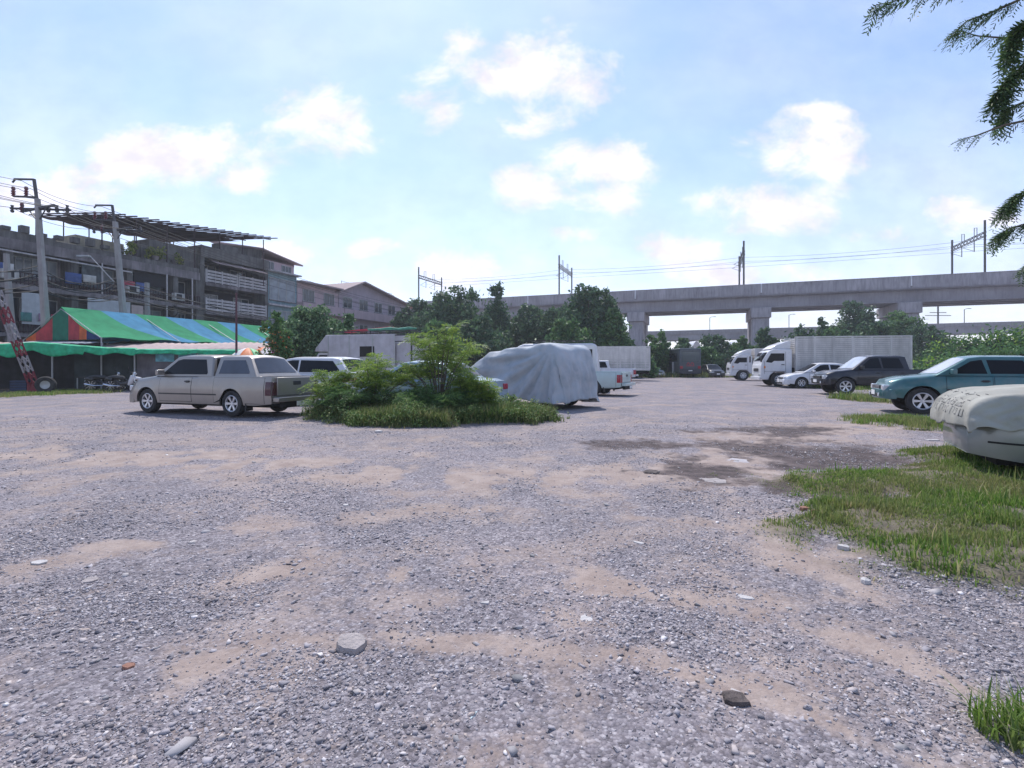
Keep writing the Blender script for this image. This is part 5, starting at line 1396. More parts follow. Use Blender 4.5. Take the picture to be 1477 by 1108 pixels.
# E: row of mauve townhouses with tiled roofs
def townhouse(i, s0, s1, label, roofh, gable):
    E = Fac('townhouse', label, s0, group=None)
    wm = [m_pink, m_mauve][i % 2]
    E.part('wall', wm, [(s0, s1, -9, 0, 0, roofh)], smooth=0)
    E.part('ledge', m_pink, [(s0, s1, .002, .9, 7.6, 8.7), (s0, s1, .001, .6, 4.4, 4.7)], smooth=0)
    n = max(2, int((s1 - s0) / 3)); w = (s1 - s0) / n
    for k in range(n):
        x = s0 + k * w + w * .25; window(E, x, x + w * .5, 9.0, 10.3, 0, panes=2)
        window(E, x, x + w * .5, 5.2, 6.9, 0, panes=2)
    q = MB()
    if gable:
        q.prism([(p[0] - s0, p[1]) for p in ((s0 - .7, roofh - .1), ((s0 + s1) / 2 - 4, roofh + 1.9), (s1 + .7, roofh - .3), (s1 + .7, roofh - .45), ((s0 + s1) / 2 - 4, roofh + 1.7), (s0 - .7, roofh - .3))], 9.2, -.9, 'XZ')
        rf = q.build('roof', m_roofp, E.root, smooth=0)
        q = MB(); q.prism([(p[0] - s0, p[1]) for p in ((s0, roofh - .2), ((s0 + s1) / 2 - 4, roofh + 1.68), (s1, roofh - .2))], 9.0, .02, 'XZ'); q.build('gable_wall', wm, E.root, smooth=0)
    else:
        E.box(q, s0 - .1, s1 + .1, -9, .8, roofh, roofh + .18); rf = q.build('roof', m_roofp, E.root)
    q = MB(); h = roofh + .2
    if gable:
        for k in range(9): x = (s0 + s1) / 2 - 3 + k * 1.5; E.bar(q, (x, -4, h + .6), (x, -4, h + 2.3 - k * .03), .06)
        E.bar(q, ((s0 + s1) / 2 - 3, -4, h + 2.2), ((s0 + s1) / 2 + 9, -4, h + 2.0), .05)
        E.bar(q, (s1 - 2, -2, h - .2), (s1 - 2, -2, h + 1.3), .5)
        q.build('roof_antenna', m_pole, E.root)
    return E
townhouse(0, 26.1, 33.0, 'pink townhouse with a doorway balcony beside the light blue house', 11.0, False)
townhouse(1, 33.1, 49.5, 'mauve townhouse block with tiled gable roof and four windows above the round tree', 10.9, True)
Rr = Fac('low_house', 'low house with faded red roof at the far end of the townhouses', 50)
Rr.part('wall', m_pink, [(49.8, 62, -9, 0, 0, 7.2)], smooth=0)
q = MB(); q.add([Rr.L(*p) for p in ((49.6, .8, 7.1), (62.4, .8, 7.1), (62.4, -4.5, 9.0), (49.6, -4.5, 9.0), (62.4, -9.6, 7.3), (49.6, -9.6, 7.3))], [(0, 1, 2, 3), (3, 2, 4, 5)]); q.build('roof', m_roofr, Rr.root, smooth=0, solid=.1)
for x in (50.6, 53.4, 56.2, 59): window(Rr, x, x + 1.5, 4.8, 6.2, 0, panes=2)
for x in (52, 57): window(Rr, x, x + 1.5, 1.8, 3.4, 0, panes=2)
G_ = Fac('grey_house', 'grey flat roofed block behind the red roofed house', 60)
G_.part('wall', m_conc, [(56, 74, -22, -12, 0, 12.2)], smooth=0); G_.part('roof', m_conc2, [(55.6, 74.4, -22.3, -11.7, 12.2, 12.6)], smooth=0)
for k in range(5): window(G_, 58 + k * 3, 59.6 + k * 3, 9.2, 10.8, -12, panes=2)

# potted rooftop shrub
m_leafy = island_mat('yellow_green_leaf', [(0, (.09, .13, .02)), (.5, (.20, .25, .05)), (1, (.34, .34, .09))], .6, .3)
# ------------------------------------------------------------------ utility poles and cables
m_cpole = mat('concrete_pole', (.34, .32, .31), .85, var=.15, scale=2, streak=.3)
m_iron = mat('dark_iron', (.06, .055, .06), .6)
m_cable = mat('black_cable', (.015, .015, .017), .6)
def utility_pole(px_top, py_top, px_b, Z, label, arms=True, top_arm=True, w0=.11, w1=.19):
    t = AT(px_top, py_top, Z); bx = (px_b - CX) / F * Z
    root = empty('utility_pole', (bx, Z, 0), 0, label, 'utility pole', 'concrete utility poles along the back street')
    O = Vector((bx, Z, 0)); T = t - O
    q = MB()
    for k in range(1): 
        vs = []; n = 8
        for (p, w) in ((Vector((0, 0, 0)), w1), (T, w0)):
            for (x, y) in ((-1, -.8), (-.8, -1), (.8, -1), (1, -.8), (1, .8), (.8, 1), (-.8, 1), (-1, .8)): vs.append(p + Vector((x * w, y * w, 0)))
        q.add(vs, [(i, (i + 1) % n, n + (i + 1) % n, n + i) for i in range(n)] + [tuple(range(n))[::-1], tuple(range(n, 2 * n))])
    q.build('shaft', m_cpole, root, smooth=0)
    def at(h): return T * (h / T.z)
    ad = Vector((fn_.x, fn_.y, 0))
    if top_arm:
        q = MB(); q.bar(T - Vector((0, 0, .3)), T + Vector((-.2, 0, 1.15)), .12); a = T + Vector((-.2, 0, 1.13)); q.bar(a, a + Vector((-1.15, 0, .02)), .09); q.bar(a + Vector((-1.1, 0, 0)), a + Vector((-1.25, 0, -.18)), .07)
        b_ = T + Vector((-.1, 0, .1)); q.bar(b_ + Vector((.0, 0, 0)), b_ + Vector((-1.3, 0, .05)), .09); q.bar(T, b_ + Vector((-.6, 0, 0)), .05)
        q.build('top_bracket', m_iron, root)
        for (dx, dz) in ((-1.3, .05), (-.55, .05), (-.8, -.9)):
            q = MB(); c_ = b_ + Vector((dx, 0, dz)); q.lathe([(.001, 0), (.1, .02), (.06, .1), (.12, .15), (.06, .22), (.12, .28), (.06, .36), (.10, .42), (.08, .55), (.001, .58)], 12, 'Z', c_); q.build('insulator', mat('insulator_red', (.16, .03, .04), .3), root)
    if arms:
        h = T.z - .55 
        q = MB(); q.bar(at(h) - ad * 1.4, at(h) + ad * 1.6, .1, .12); q.bar(at(h) - Vector((0, 0, .8)), at(h) + ad * .9, .05); q.bar(at(h) - Vector((0, 0, .8)), at(h) - ad * .9, .05); q.bar(at(h) - Vector((1.6, 0, 0)), at(h) + Vector((1.9, 0, -.1)), .1)
        q.build('cross_arm', m_iron, root)
        for k in (-1.5, -.9, .6, 1.1, 1.7):
            q = MB(); c_ = at(h) + Vector((k, 0, .02)); q.lathe([(.001, -.28), (.07, -.25), (.1, -.15), (.05, -.1), (.1, -.02), (.05, .05), (.09, .15), (.001, .18)], 12, 'Z', c_); q.build('insulator', m_iron, root)
    return root, T + O
pa, Ta = utility_pole(54, 287, 72, 29.0, 'tall concrete pole with iron brackets at the far left above the tent gable')
pb, Tb = utility_pole(166, 320, 187, 34.5, 'second tall concrete pole rising behind the striped tent roof', w0=.13, w1=.2)
pc, Tc = utility_pole(9, 366, 22, 30.5, 'short bare concrete pole at the left edge of the row', arms=False, top_arm=False)
pd, Td = utility_pole(212, 408, 214, 38.5, 'short stub pole right of the second tall pole', arms=False, top_arm=False, w0=.13, w1=.16)
# street lamp arm on the second pole
q = MB(); a = Vector(Tb) + Vector((.1, -.2, -4.2)); q.bar(a, a + Vector((-1.1, -.6, 1.6)), .06); q.box(a + Vector((-1.5, -.7, 1.62)), (.8, .25, .12)); q.v = [tuple(Vector(p) - pb.location) for p in q.v]; q.build('lamp_arm', m_pole, pb, bevel=.02)
def cable(a, b_, sag, label, r=.018, n=14, grp='overhead cables between the poles'):
    a, b_ = Vector(a), Vector(b_); pts = []
    for k in range(n + 1):
        t = k / n; p = a.lerp(b_, t); p.z -= sag * 4 * t * (1 - t); pts.append(p)
    q = MB(); q.tube(pts, r, 5, caps=False); tag(q.build('overhead_cable', m_cable), label, 'cable', grp)
far = FP(40, 6.5, 8.6); near = Vector(Ta) - (Vector(Tb) - Vector(Ta)) * 1.6
for (dx, dz), W_ in zip(((-.9, 1.05), (-1.1, .6), (-.4, .6), (.6, -.45), (1.1, -.5), (1.7, -.55), (-1.5, -.5)), ('topmost', 'left bracket', 'right bracket', 'innermost cross arm', 'middle cross arm', 'outermost cross arm', 'left cross arm')):
    o_ = Vector((dx, 0, dz)); 
    cable(near + o_, Vector(Ta) + o_, .35, W_ + ' power cable running off frame left of the first tall pole', .016)
    cable(Vector(Ta) + o_, Vector(Tb) + o_, .35, W_ + ' power cable between the two tall concrete poles', .016)
    cable(Vector(Tb) + o_, far + o_ * .8, .7, W_ + ' power cable running from the second tall pole past the balconies', .018)
for k, (h, sg, W_) in enumerate(((4.2, .5, 'second highest'), (4.5, .7, 'middle'), (4.7, .4, 'third lowest'), (5.0, .8, 'second lowest'), (3.9, .9, 'highest'), (5.3, .5, 'lowest'), (4.4, 1.0, 'third highest'))):
    dn = Vector((0, .15 * (k % 3 - 1), -h))
    cable(near + dn, Vector(Ta) + dn, sg, W_ + ' sagging telephone cable left of the first tall pole', .03)
    cable(Vector(Ta) + dn, Vector(Tb) + dn, sg * .8, W_ + ' sagging telephone cable between the tall poles', .03)
    cable(Vector(Tb) + dn, far + dn * .75 + Vector((0, 0, -.4)), sg * 1.3, W_ + ' sagging telephone cable in front of the balconies', .03)
# coil of spare cable hanging
q = MB(); c_ = AT(249, 449, 44); q.tube([c_ + Vector((.45 * math.cos(t * .5236), 0, .5 * math.sin(t * .5236))) for t in range(13)], .06, 6); tag(q.build('cable_coil', m_cable), 'round coil of black cable hanging in front of the concrete block', 'cable coil')
# slim dark post in front of the balcony block
t = AT(341, 421, 25.0)
r = empty('flag_post', (t.x, 25.0, 0), 0, 'slim dark red post standing behind the silver pickup cab', 'post')
q = MB(); q.tube([(0, 0, 0), (0, 0, t.z)], [.06, .045], 10); q.build('shaft', mat('dark_red_paint', (.09, .03, .04), .6), r)
q = MB(); q.lathe([(.001, .12), (.05, .1), (.07, 0), (.05, -.06)], 10, 'Z', (0, 0, t.z)); q.build('cap', m_iron, r)

# ------------------------------------------------------------------ railway viaduct
K = 1.25
VD = Vector((-.9362, .3513)); VB = Vector((37.7 * K, 75 * K)); VN = Vector((VD.y, -VD.x)) * -1   # VN away from the camera
if VN.y < 0: VN = -VN
def VP(t, o_, h): p = VB + VD * t + VN * o_; return Vector((p.x, p.y, h))
def t_at(px):                                  # where along the viaduct a photo column falls
    k = (px - CX) / F; return (k * VB.y - VB.x) / (VD.x - k * VD.y)
VTOP = CH + 12.35 * K; DW = 12.0
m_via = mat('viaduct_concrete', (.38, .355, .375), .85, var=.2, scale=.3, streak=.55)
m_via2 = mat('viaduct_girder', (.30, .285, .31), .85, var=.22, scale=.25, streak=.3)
va = math.atan2(VD.y, VD.x)
vroot = empty('railway_viaduct', (VB.x, VB.y, 0), va, 'long concrete railway viaduct crossing behind the lot on square piers', 'viaduct')
sgn_n = 1 if (Matrix.Rotation(va, 2) @ Vector((0, 1))).dot(VN) > 0 else -1
def vb(q, t0, t1, o0, o1, h0, h1, mi=0): q.bx(t0, t1, sgn_n * o0, sgn_n * o1, h0, h1, mi)
T0, T1 = t_at(2300), 330
pier_t = [t_at(1322), t_at(1098), t_at(922)]
sp = (pier_t[2] - pier_t[0]) / 2
piers = sorted([pier_t[1] + sp * k for k in range(-3, 15)])
for (o_, nm) in ((0, 'parapet'), (DW, 'parapet')):
    for k in range(len(piers) - 1):
        q = MB(); vb(q, piers[k] + .12, piers[k + 1] - .12, o_ - .12, o_ + .12, VTOP - 1.95, VTOP)
        vb(q, piers[k] + .12, piers[k + 1] - .12, o_ - .17, o_ + .17, VTOP - .12, VTOP + .02); q.build('parapet', m_via, vroot, smooth=0)
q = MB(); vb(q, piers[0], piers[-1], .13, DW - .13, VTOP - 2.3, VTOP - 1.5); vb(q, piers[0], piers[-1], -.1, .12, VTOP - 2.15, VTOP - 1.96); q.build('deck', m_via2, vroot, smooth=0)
for o_ in (1.1, 3.6, 6.6, 9.4):
    q = MB()
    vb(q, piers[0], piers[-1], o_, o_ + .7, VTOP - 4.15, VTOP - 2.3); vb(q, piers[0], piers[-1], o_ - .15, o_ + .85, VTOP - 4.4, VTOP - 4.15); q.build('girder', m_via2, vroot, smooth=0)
for t_ in piers:
    q = MB()
    vb(q, t_ - 1.75, t_ + 1.75, .3, DW - .3, VTOP - 6.3, VTOP - 4.4)
    cap_ = q.build('pier_cap', m_via, vroot, bevel=.08)
    for o0 in (.7, 8.3):
        q = MB(); vb(q, t_ - 1.45, t_ + 1.45, o0, o0 + 2.9, 0, VTOP - 6.3); q.build('pier', m_via, vroot, bevel=.15)
    q = MB(); vb(q, t_ - .1, t_ + .1, -.2, .15, VTOP - 1.7, VTOP + .06); q.build('sky_gap_strip', mat('sky_gap_white', (.7, .7, .72), .6), vroot, smooth=0)  # white strip painted for bright sky showing through the parapet gap
# catenary gantries
def gantry(px, pyt, pyt2, label):
    t_ = t_at(px); Zc = VP(t_, 0, 0).y; h1 = CH + (HY - pyt) / F * Zc; h2 = h1 - .8
    p = VP(t_, 0, 0); root = empty('catenary_gantry', (p.x, p.y, VTOP - 1.5), va, label, 'gantry', 'overhead line gantries on the viaduct')
    z0 = 0; H1 = h1 - VTOP + 1.5; H2 = H1 - .6; y1 = sgn_n * (DW - .3); y0 = sgn_n * .3
    for (y, h) in ((y0, H1), (y1, H2)):
        q = MB(); q.tube([(0, y, z0), (0, y, h)], .17, 8); q.build('mast', m_iron, root)
    zb = H1 - 2.6; q = MB(); n = 10
    for (dz, dx) in ((0, -.2), (0, .2), (.65, -.2), (.65, .2)): q.bar((dx, y0, zb + dz), (dx, y1, zb + dz), .1)
    for k in range(n):
        ya = y0 + (y1 - y0) * k / n; yb = y0 + (y1 - y0) * (k + 1) / n
        q.bar((-.2, ya, zb), (-.2, yb, zb + .65), .07); q.bar((.2, ya, zb + .65), (.2, yb, zb), .07)
    q.build('truss_beam', m_iron, root, smooth=0)
    for fy in (.3, .68):
        y = y0 + (y1 - y0) * fy; q = MB()
        q.bar((0, y, zb), (0, y, zb - 1.9), .1); q.bar((0, y, zb - 1.8), (1.6, y, zb - 1.1), .06); q.bar((0, y, zb - .4), (1.6, y, zb - 1.1), .06); q.bar((0, y, zb + .65), (0, y, zb + 2.2), .08); q.bar((0, y + .9, zb + .65), (0, y + .9, zb + 2.0), .08); q.bar((0, y, zb + 2.1), (0, y + .9, zb + 2.0), .05)
        q.build('cantilever_arm', m_iron, root, smooth=0)
    return t_, H1 + VTOP - 1.5
gs = [gantry(1422, 317, 350, 'overhead line gantry furthest right on the viaduct beside the hanging branches'), gantry(1073, 347, 358, 'narrow looking gantry above the middle piers of the viaduct'),
      gantry(806, 368, 388, 'overhead line gantry above the biggest of the dark trees'), gantry(603, 385, 402, 'overhead line gantry furthest left on the viaduct')]
cols = [VP(t_, 4, h - 3.6) for t_, h in gs]; cols2 = [VP(t_, 8, h - 3.6) for t_, h in gs]
for cc in (cols, cols2):
    for dz in (0, 1.2):
        q = MB(); pts = [VP(gs[0][0] - 60, 4 if cc is cols else 8, gs[0][1] - 3.6)] + cc; pl = []
        for a, b_ in zip(pts, pts[1:]):
            for k in range(10):
                t = k / 10; p = a.lerp(b_, t); pl.append(p + Vector((0, 0, dz - (.6 if dz else .05) * 4 * t * (1 - t))))
        pl.append(pts[-1] + Vector((0, 0, dz))); q.tube(pl, .022, 5, caps=False)
        tag(q.build('contact_wire', m_cable), ('upper' if dz else 'lower') + ' thin wire over the ' + ('near' if cc is cols else 'far') + ' railway track on the viaduct', 'wire', 'contact wires above the viaduct')

# far road bridge
fb0, fb1 = AT(900, 479, 172), AT(1900, 452, 132)
fbd = (fb1 - fb0); ffa = math.atan2(fbd.y, fbd.x); fl = Vector((fbd.x, fbd.y)).length; fslope = fbd.z / fl
fbr = empty('road_bridge', (fb0.x, fb0.y, fb0.z), ffa, 'distant elevated road bridge seen low beneath the railway viaduct', 'bridge')
fbr.rotation_euler = (0, -math.atan(fslope), ffa)
q = MB(); q.bx(-60, fl, 0, 10, -1.5, -.9); q.bx(-60, fl, .3, 9.7, -3.2, -1.5); q.build('deck', m_via2, fbr, smooth=0)
q = MB(); q.bx(-60, fl, -.2, .0, -1.2, 0); q.bx(-60, fl, 10, 10.2, -1.2, 0); q.build('barrier', mat('dull_barrier', (.28, .26, .27), .8, streak=.4), fbr, smooth=0)
for k in range(12):
    q = MB(); x = -50 + k * 24; q.bx(x, x + 2, 2, 8, -14, -3.2); q.build('pier', m_via2, fbr, smooth=0)
for W_, x in zip(('leftmost', 'second from left', 'third from left', 'fourth from left', 'fifth from left', 'sixth from left', 'seventh from left', 'rightmost'), range(-20, 170, 24)):
    p = fb0 + Vector((math.cos(ffa), math.sin(ffa), fslope)) * x
    q = MB(); q.tube([(0, 0, 0), (0, 0, 5.0)], .1, 6); r = empty('street_lamp', p + Vector((0, .5, -1)), 0, W_ + ' of the small street lamps on the far road bridge', 'street lamp', 'street lamps on the far bridge'); q.build('pole', m_iron, r)
    q = MB(); q.tube([(0, 0, 5.0), (.6, 0, 5.3), (1.3, 0, 5.35)], .07, 6); q.box((1.6, 0, 5.33), (.8, .3, .15)); q.build('lamp_head', m_iron, r)
# pylon
p = AT(1353, 440, 165); r = empty('power_pylon', (p.x, p.y, 0), 0, 'small distant power mast with cross arms below the viaduct', 'mast')
q = MB(); q.bar((0, 0, 0), (0, 0, p.z), .35); q.build('shaft', m_iron, r)
for dz, w in ((3.5, 5.5), (2.5, 3.5)):
    q = MB(); q.bar((-w / 1.3, 0, p.z - dz), (w / 1.3, 0, p.z - dz), .2); q.build('cross_arm', m_iron, r)
# white market roofs far below the bridge
for (px, py, w), W_ in zip(((1005, 492, 13), (1037, 491, 12), (1072, 491, 12), (1345, 494, 9), (1366, 494, 12)), ('above the bus', 'above the black sedan', 'beside the middle pier', 'right of the rightmost pier', 'beside the creeper bank')):
    p = AT(px, py, 120); r_ = w / F * 120 / 2 * 1.1
    q = MB(); q.grid(lambda u, v: (r_ * (2 * u - 1), 8 * v, p.z * (.72 + .28 * math.sin(math.pi * u))), 10, 2); q.grid(lambda u, v: (r_ * (2 * u - 1), 0, p.z * v * (.72 + .28 * math.sin(math.pi * u))), 10, 2)
    r = empty('white_shelter', (p.x, p.y, 0), 0, 'distant white arched shelter ' + W_, 'shelter', 'white shelters under the far bridge'); q.build('roof', p_white, r, smooth=0, solid=.1)
# ------------------------------------------------------------------ vegetation
def rand_unit(n):
    v = RNG.normal(size=(n, 3)); return v / np.linalg.norm(v, axis=1)[:, None]
def leaf_quads(C, size, up=.35, asp=.5):
    """diamond leaves at points C"""
    n = len(C); a = rand_unit(n); nrm = rand_unit(n) + np.array([0, 0, up]); b_ = np.cross(a, nrm); b_ /= np.linalg.norm(b_, axis=1)[:, None] + 1e-9
    s = (size * (.6 + RNG.random(n) * .8))[:, None] if np.isscalar(size) else size[:, None]
    V = np.stack([C - a * s, C + b_ * s * asp, C + a * s, C - b_ * s * asp], 1).reshape(-1, 3)
    return V, np.arange(n * 4).reshape(n, 4)
def blob_points(n, c, r, shell=.55):
    d = rand_unit(n); k = (shell + (1 - shell) * RNG.random(n)) ** 1.0
    return np.array(c) + d * k[:, None] * np.array(r)
def crown(name, parent, blobs, nleaf, size, m, asp=.5, drop=0.0):
    """blobs: (cx, cy, cz, rx, ry, rz) in thing coordinates, each dotted with clumps of leaves"""
    tot = sum(b[3] * b[5] for b in blobs); P = []
    for (x, y, z, rx, ry, rz) in blobs:
        n = int(nleaf * rx * rz / tot); nc = max(6, n // 26)
        cc = blob_points(nc, (x, y, z), (rx, ry, rz), .45)
        k = RNG.integers(0, nc, n)
        pts = cc[k] + RNG.normal(size=(n, 3)) * np.array([rx, ry, rz]) * .19
        P.append(pts)
    P = np.concatenate(P); P = P[P[:, 2] > .05]
    V, Fq = leaf_quads(P, size, asp=asp)
    return mesh_np(name, V, [Fq], m, parent)
m_bark = mat('bark', (.13, .10, .08), .9, var=.3, scale=6, bump=.5, bscale=10)
def leafm(nm, a, b_, c_, tr=.3): return island_mat(nm, [(0, tuple(k * 1.7 for k in a)), (.55, tuple(k * 1.75 for k in b_)), (1, tuple(k * 1.5 for k in c_))], .55, tr)
lf_dark = leafm('dark_tree_leaf', (.020, .044, .024), (.042, .086, .040), (.085, .14, .06))
lf_mid = leafm('mid_tree_leaf', (.025, .06, .022), (.055, .12, .04), (.12, .19, .06))
lf_big = leafm('broad_grey_green_leaf', (.03, .065, .03), (.07, .13, .06), (.18, .25, .13))
lf_lime = leafm('lime_leaf', (.06, .12, .015), (.14, .24, .03), (.27, .37, .06), .4)
lf_feather = leafm('feathery_leaflet', (.055, .10, .022), (.12, .185, .035), (.23, .29, .06), .42)
lf_fdark = leafm('feathery_leaflet_low', (.03, .06, .025), (.06, .115, .04), (.12, .18, .06), .32)
lf_over = leafm('overhead_leaflet', (.018, .04, .02), (.04, .075, .03), (.09, .13, .04), .35)

def tree(name, label, px, py_top, Z, halfw_px, m, base_h=1.2, nleaf=3500, lsize=.24, group=None, lobes=9, cat='tree', seed=0, trunk=True, spire=False):
    rs = random.Random(seed * 13 + int(px)); x = (px - CX) / F * Z; top = CH + (HY - py_top) / F * Z; hw = halfw_px / F * Z * (1.22 if base_h == 1.2 else 1.0)
    root = empty(name, (x, Z, 0), 0, label, cat, group)
    zc = (top + base_h) / 2; hz = (top - base_h) / 2; blobs = []
    for k in range(lobes):
        a = rs.random() * 6.283; t = (k + .5) / lobes; rr_ = hw * (.62 if not spire else .62 * (1.15 - t)) * (.35 + .65 * rs.random()) * (1.15 - .55 * t)
        zz = base_h + (top - base_h) * (.12 + .74 * t); s_ = hw * (.30 + .26 * rs.random()) * (1.1 - .35 * t)
        if spire: s_ *= (1.25 - .8 * t)
        blobs.append((math.cos(a) * rr_ * 1.25, math.sin(a) * rr_, zz, s_, s_, min(s_ * (.75 + .3 * rs.random()), top - zz + .05)))
    blobs.append((rs.uniform(-.2, .2) * hw, 0, top - hz * .22, hw * .32, hw * .32, hz * .22))
    blobs.append((0, 0, zc - hz * .1, hw * .72, hw * .6, hz * .72))
    crown('crown', root, blobs, int(nleaf * 2.1), lsize * .95, m)
    if trunk:
        q = MB(); r0 = max(.06, hw * .06)
        q.tube([(0, 0, -.1), (.03 * hw, 0, base_h), (0, 0, zc)], [r0 * 1.3, r0, r0 * .7], 8)
        for b_ in blobs[:-1][::2]: q.tube([(0, 0, base_h * .8 + .2 * (b_[2] - base_h)), (b_[0] * .5, b_[1] * .5, (base_h + b_[2]) * .5 + .1), b_[:3]], [r0 * .6, r0 * .4, r0 * .15], 5)
        q.build('trunk', m_bark, root)
    return root
TG = 'dark trees standing in front of the viaduct'
tree('broadleaf_tree', 'dark tree furthest left in the clump beneath the left gantry', 600, 428, 70, 27, lf_dark, group=TG, seed=1)
tree('broadleaf_tree', 'tall dark tree just right of the leftmost gantry', 650, 411, 62, 44, lf_dark, group=TG, seed=2, nleaf=5200, lobes=12)
tree('broadleaf_tree', 'narrow pointed dark tree in the middle of the clump', 716, 408, 64, 24, lf_dark, group=TG, seed=3, nleaf=3600, spire=True, lobes=10)
tree('broadleaf_tree', 'low dark tree between the pointed tree and the biggest tree', 768, 438, 66, 34, lf_dark, group=TG, seed=4, nleaf=3800)
tree('broadleaf_tree', 'biggest and roundest dark tree under the second gantry', 848, 409, 58, 45, lf_dark, group=TG, seed=5, nleaf=6500, lobes=14)
tree('broadleaf_tree', 'mid green tree at the right end of the clump against the pier', 884, 444, 56, 26, lf_mid, group=TG, seed=6, nleaf=4500)
tree('broadleaf_tree', 'short mid green tree in front of the biggest tree', 815, 462, 54, 34, lf_mid, group=TG, seed=7, nleaf=3600)
tree('broadleaf_tree', 'low bushy tree behind the box truck', 690, 455, 56, 40, lf_dark, group=TG, seed=8, nleaf=4200)
tree('broadleaf_tree', 'low bushy tree in the left part of the clump above the feathery shrub', 625, 462, 50, 38, lf_mid, group=TG, seed=9, nleaf=3800)
for (px, py, Z, hw_, lab) in ((683, 436, 68, 34, 'broad dark tree filling the gap right of the tall left tree'), (745, 446, 68, 34, 'broad dark tree filling the gap right of the pointed tree'), (800, 440, 64, 34, 'broad dark tree joining the left side of the biggest tree'), (868, 428, 62, 26, 'broad dark tree joining the right side of the biggest tree'), (625, 440, 72, 34, 'broad dark tree between the two leftmost trees'), (578, 452, 66, 22, 'small dark tree next to the red roofed house')):
    tree('broadleaf_tree', lab, px, py, Z, hw_, lf_dark, group=TG, seed=60 + px % 7, nleaf=3800, lobes=10)
tree('round_tree', 'round grey green tree beside the end of the striped tent', 452, 440, 30, 56, lf_big, base_h=1.0, nleaf=9000, lsize=.12, lobes=14, seed=10)
tree('round_tree', 'smaller leafy tree overlapping the right of the round grey green tree', 498, 452, 33, 26, lf_big, base_h=1.0, nleaf=3200, lsize=.12, lobes=8, seed=11)
fs = tree('flowering_shrub', 'slender shrub with orange flowers between the parasols', 400, 448, 24.0, 26, lf_mid, base_h=.9, nleaf=1500, lsize=.09, lobes=8, seed=12, cat='shrub')
V_, F_ = leaf_quads(blob_points(170, (.0, -.2, 2.2), (.9, .6, 1.1), .3), .06); mesh_np('flowers', V_, [F_], island_mat('orange_flower', [(0, (.55, .10, .03)), (1, (.7, .3, .12))], .6), fs)
tp = FP(8.8, -.1, 10.4); r = empty('rooftop_plants', tp, 0, 'yellow green potted plants on the roof terrace of the concrete block', 'plant')
crown('foliage', r, [(-.3, -.6, .5, .7, .6, .6), (.6, 1.2, .6, .8, .8, .7), (1.1, 2.9, .4, .6, .8, .5)], 900, .12, m_leafy)
q = MB()
for (x, y) in ((-.3, -.6), (.6, 1.2), (1.1, 2.9)): q.lathe([(.2, 0), (.3, .35), (.27, .35)], 10, 'Z', (x, y, 0))
q.build('pot', m_conc, r)
# right hand growth below the viaduct
RG = 'trees and bushes below the viaduct on the right'
tree('broadleaf_tree', 'airy dark tree beside the rightmost pier', 1232, 433, 78, 34, lf_dark, group=RG, seed=20, nleaf=3600, base_h=3)
tree('broadleaf_tree', 'rounded green tree in front of the rightmost pier', 1290, 448, 72, 34, lf_mid, group=RG, seed=21, nleaf=4000)
tree('broadleaf_tree', 'small thin tree left of the airy dark tree', 1187, 455, 70, 11, lf_dark, group=RG, seed=22, nleaf=900)
tree('broadleaf_tree', 'low tree right of the slatted truck body', 1340, 470, 66, 30, lf_dark, group=RG, seed=23, nleaf=3000)
tree('broadleaf_tree', 'dense dark bush just behind the slatted cargo body', 1260, 462, 60, 40, lf_dark, group=RG, seed=24, nleaf=3600, base_h=.5)
for i, (px, py, Z, hw_, mm, lab) in enumerate(((950, 478, 60, 26, lf_mid, 'green bush behind the right end of the slatted truck'), (985, 486, 64, 22, lf_dark, 'dark bush just left of the bus roof'), (1035, 482, 66, 30, lf_dark, 'dark bush between the bus and the trucks'),
      (1072, 486, 64, 22, lf_mid, 'low green bush left of the middle pier'), (1105, 473, 58, 24, lf_dark, 'palm like dark bush in front of the middle pier'), (1150, 470, 62, 30, lf_dark, 'dark bush behind the cab of the large truck'),
      (1200, 470, 64, 34, lf_mid, 'green bush behind the middle of the slatted body'), (925, 500, 55, 22, lf_mid, 'small green bush at the end of the aisle'), (1010, 500, 62, 26, lf_mid, 'leafy bush directly behind the bus'), (1055, 503, 62, 26, lf_dark, 'dark bush behind the black sedan'), (1090, 500, 60, 24, lf_mid, 'bush behind the smaller white truck'))):
    tree('bush', lab, px, py, Z, hw_, mm, base_h=.1, nleaf=2600, lsize=.2, group='bushes along the end of the lot', seed=30 + i, cat='bush', lobes=7)
# creeper covered bank at the right
bank = empty('creeper_bank', (34, 38, 0), 0, 'high bank of bright green creepers behind the teal pickup', 'bush')
bl = []
for (px, py, Z, w) in ((1368, 497, 42, 24), (1400, 486, 40, 30), (1440, 478, 39, 34), (1480, 474, 38, 36), (1530, 470, 38, 40), (1590, 474, 38, 40), (1350, 512, 38, 22), (1420, 503, 34, 36), (1480, 500, 32, 36), (1540, 500, 32, 40), (1380, 515, 33, 26)):
    x = (px - CX) / F * Z; t = CH + (HY - py) / F * Z; bl.append((x - 34, Z - 38, t * .5, w / F * Z * 1.15, 2.2, t * .52))
crown('foliage', bank, bl, 22000, .15, lf_mid)
crown('young_growth', bank, [b_ for k_, b_ in enumerate(bl) if k_ % 3 != 1], 5500, .12, lf_lime)
m_soil = mat('bank_soil', (.035, .05, .025), .95)
q = MB()
for b_ in bl:
    q.lathe([(.001, b_[2] * 1.75), (b_[3] * .45, b_[2] * 1.5), (b_[3] * .72, b_[2] * .9), (b_[3] * .85, -.1)], 12, 'Z', (b_[0], b_[1], 0))
q.build_each('soil_mound', m_soil, bank)
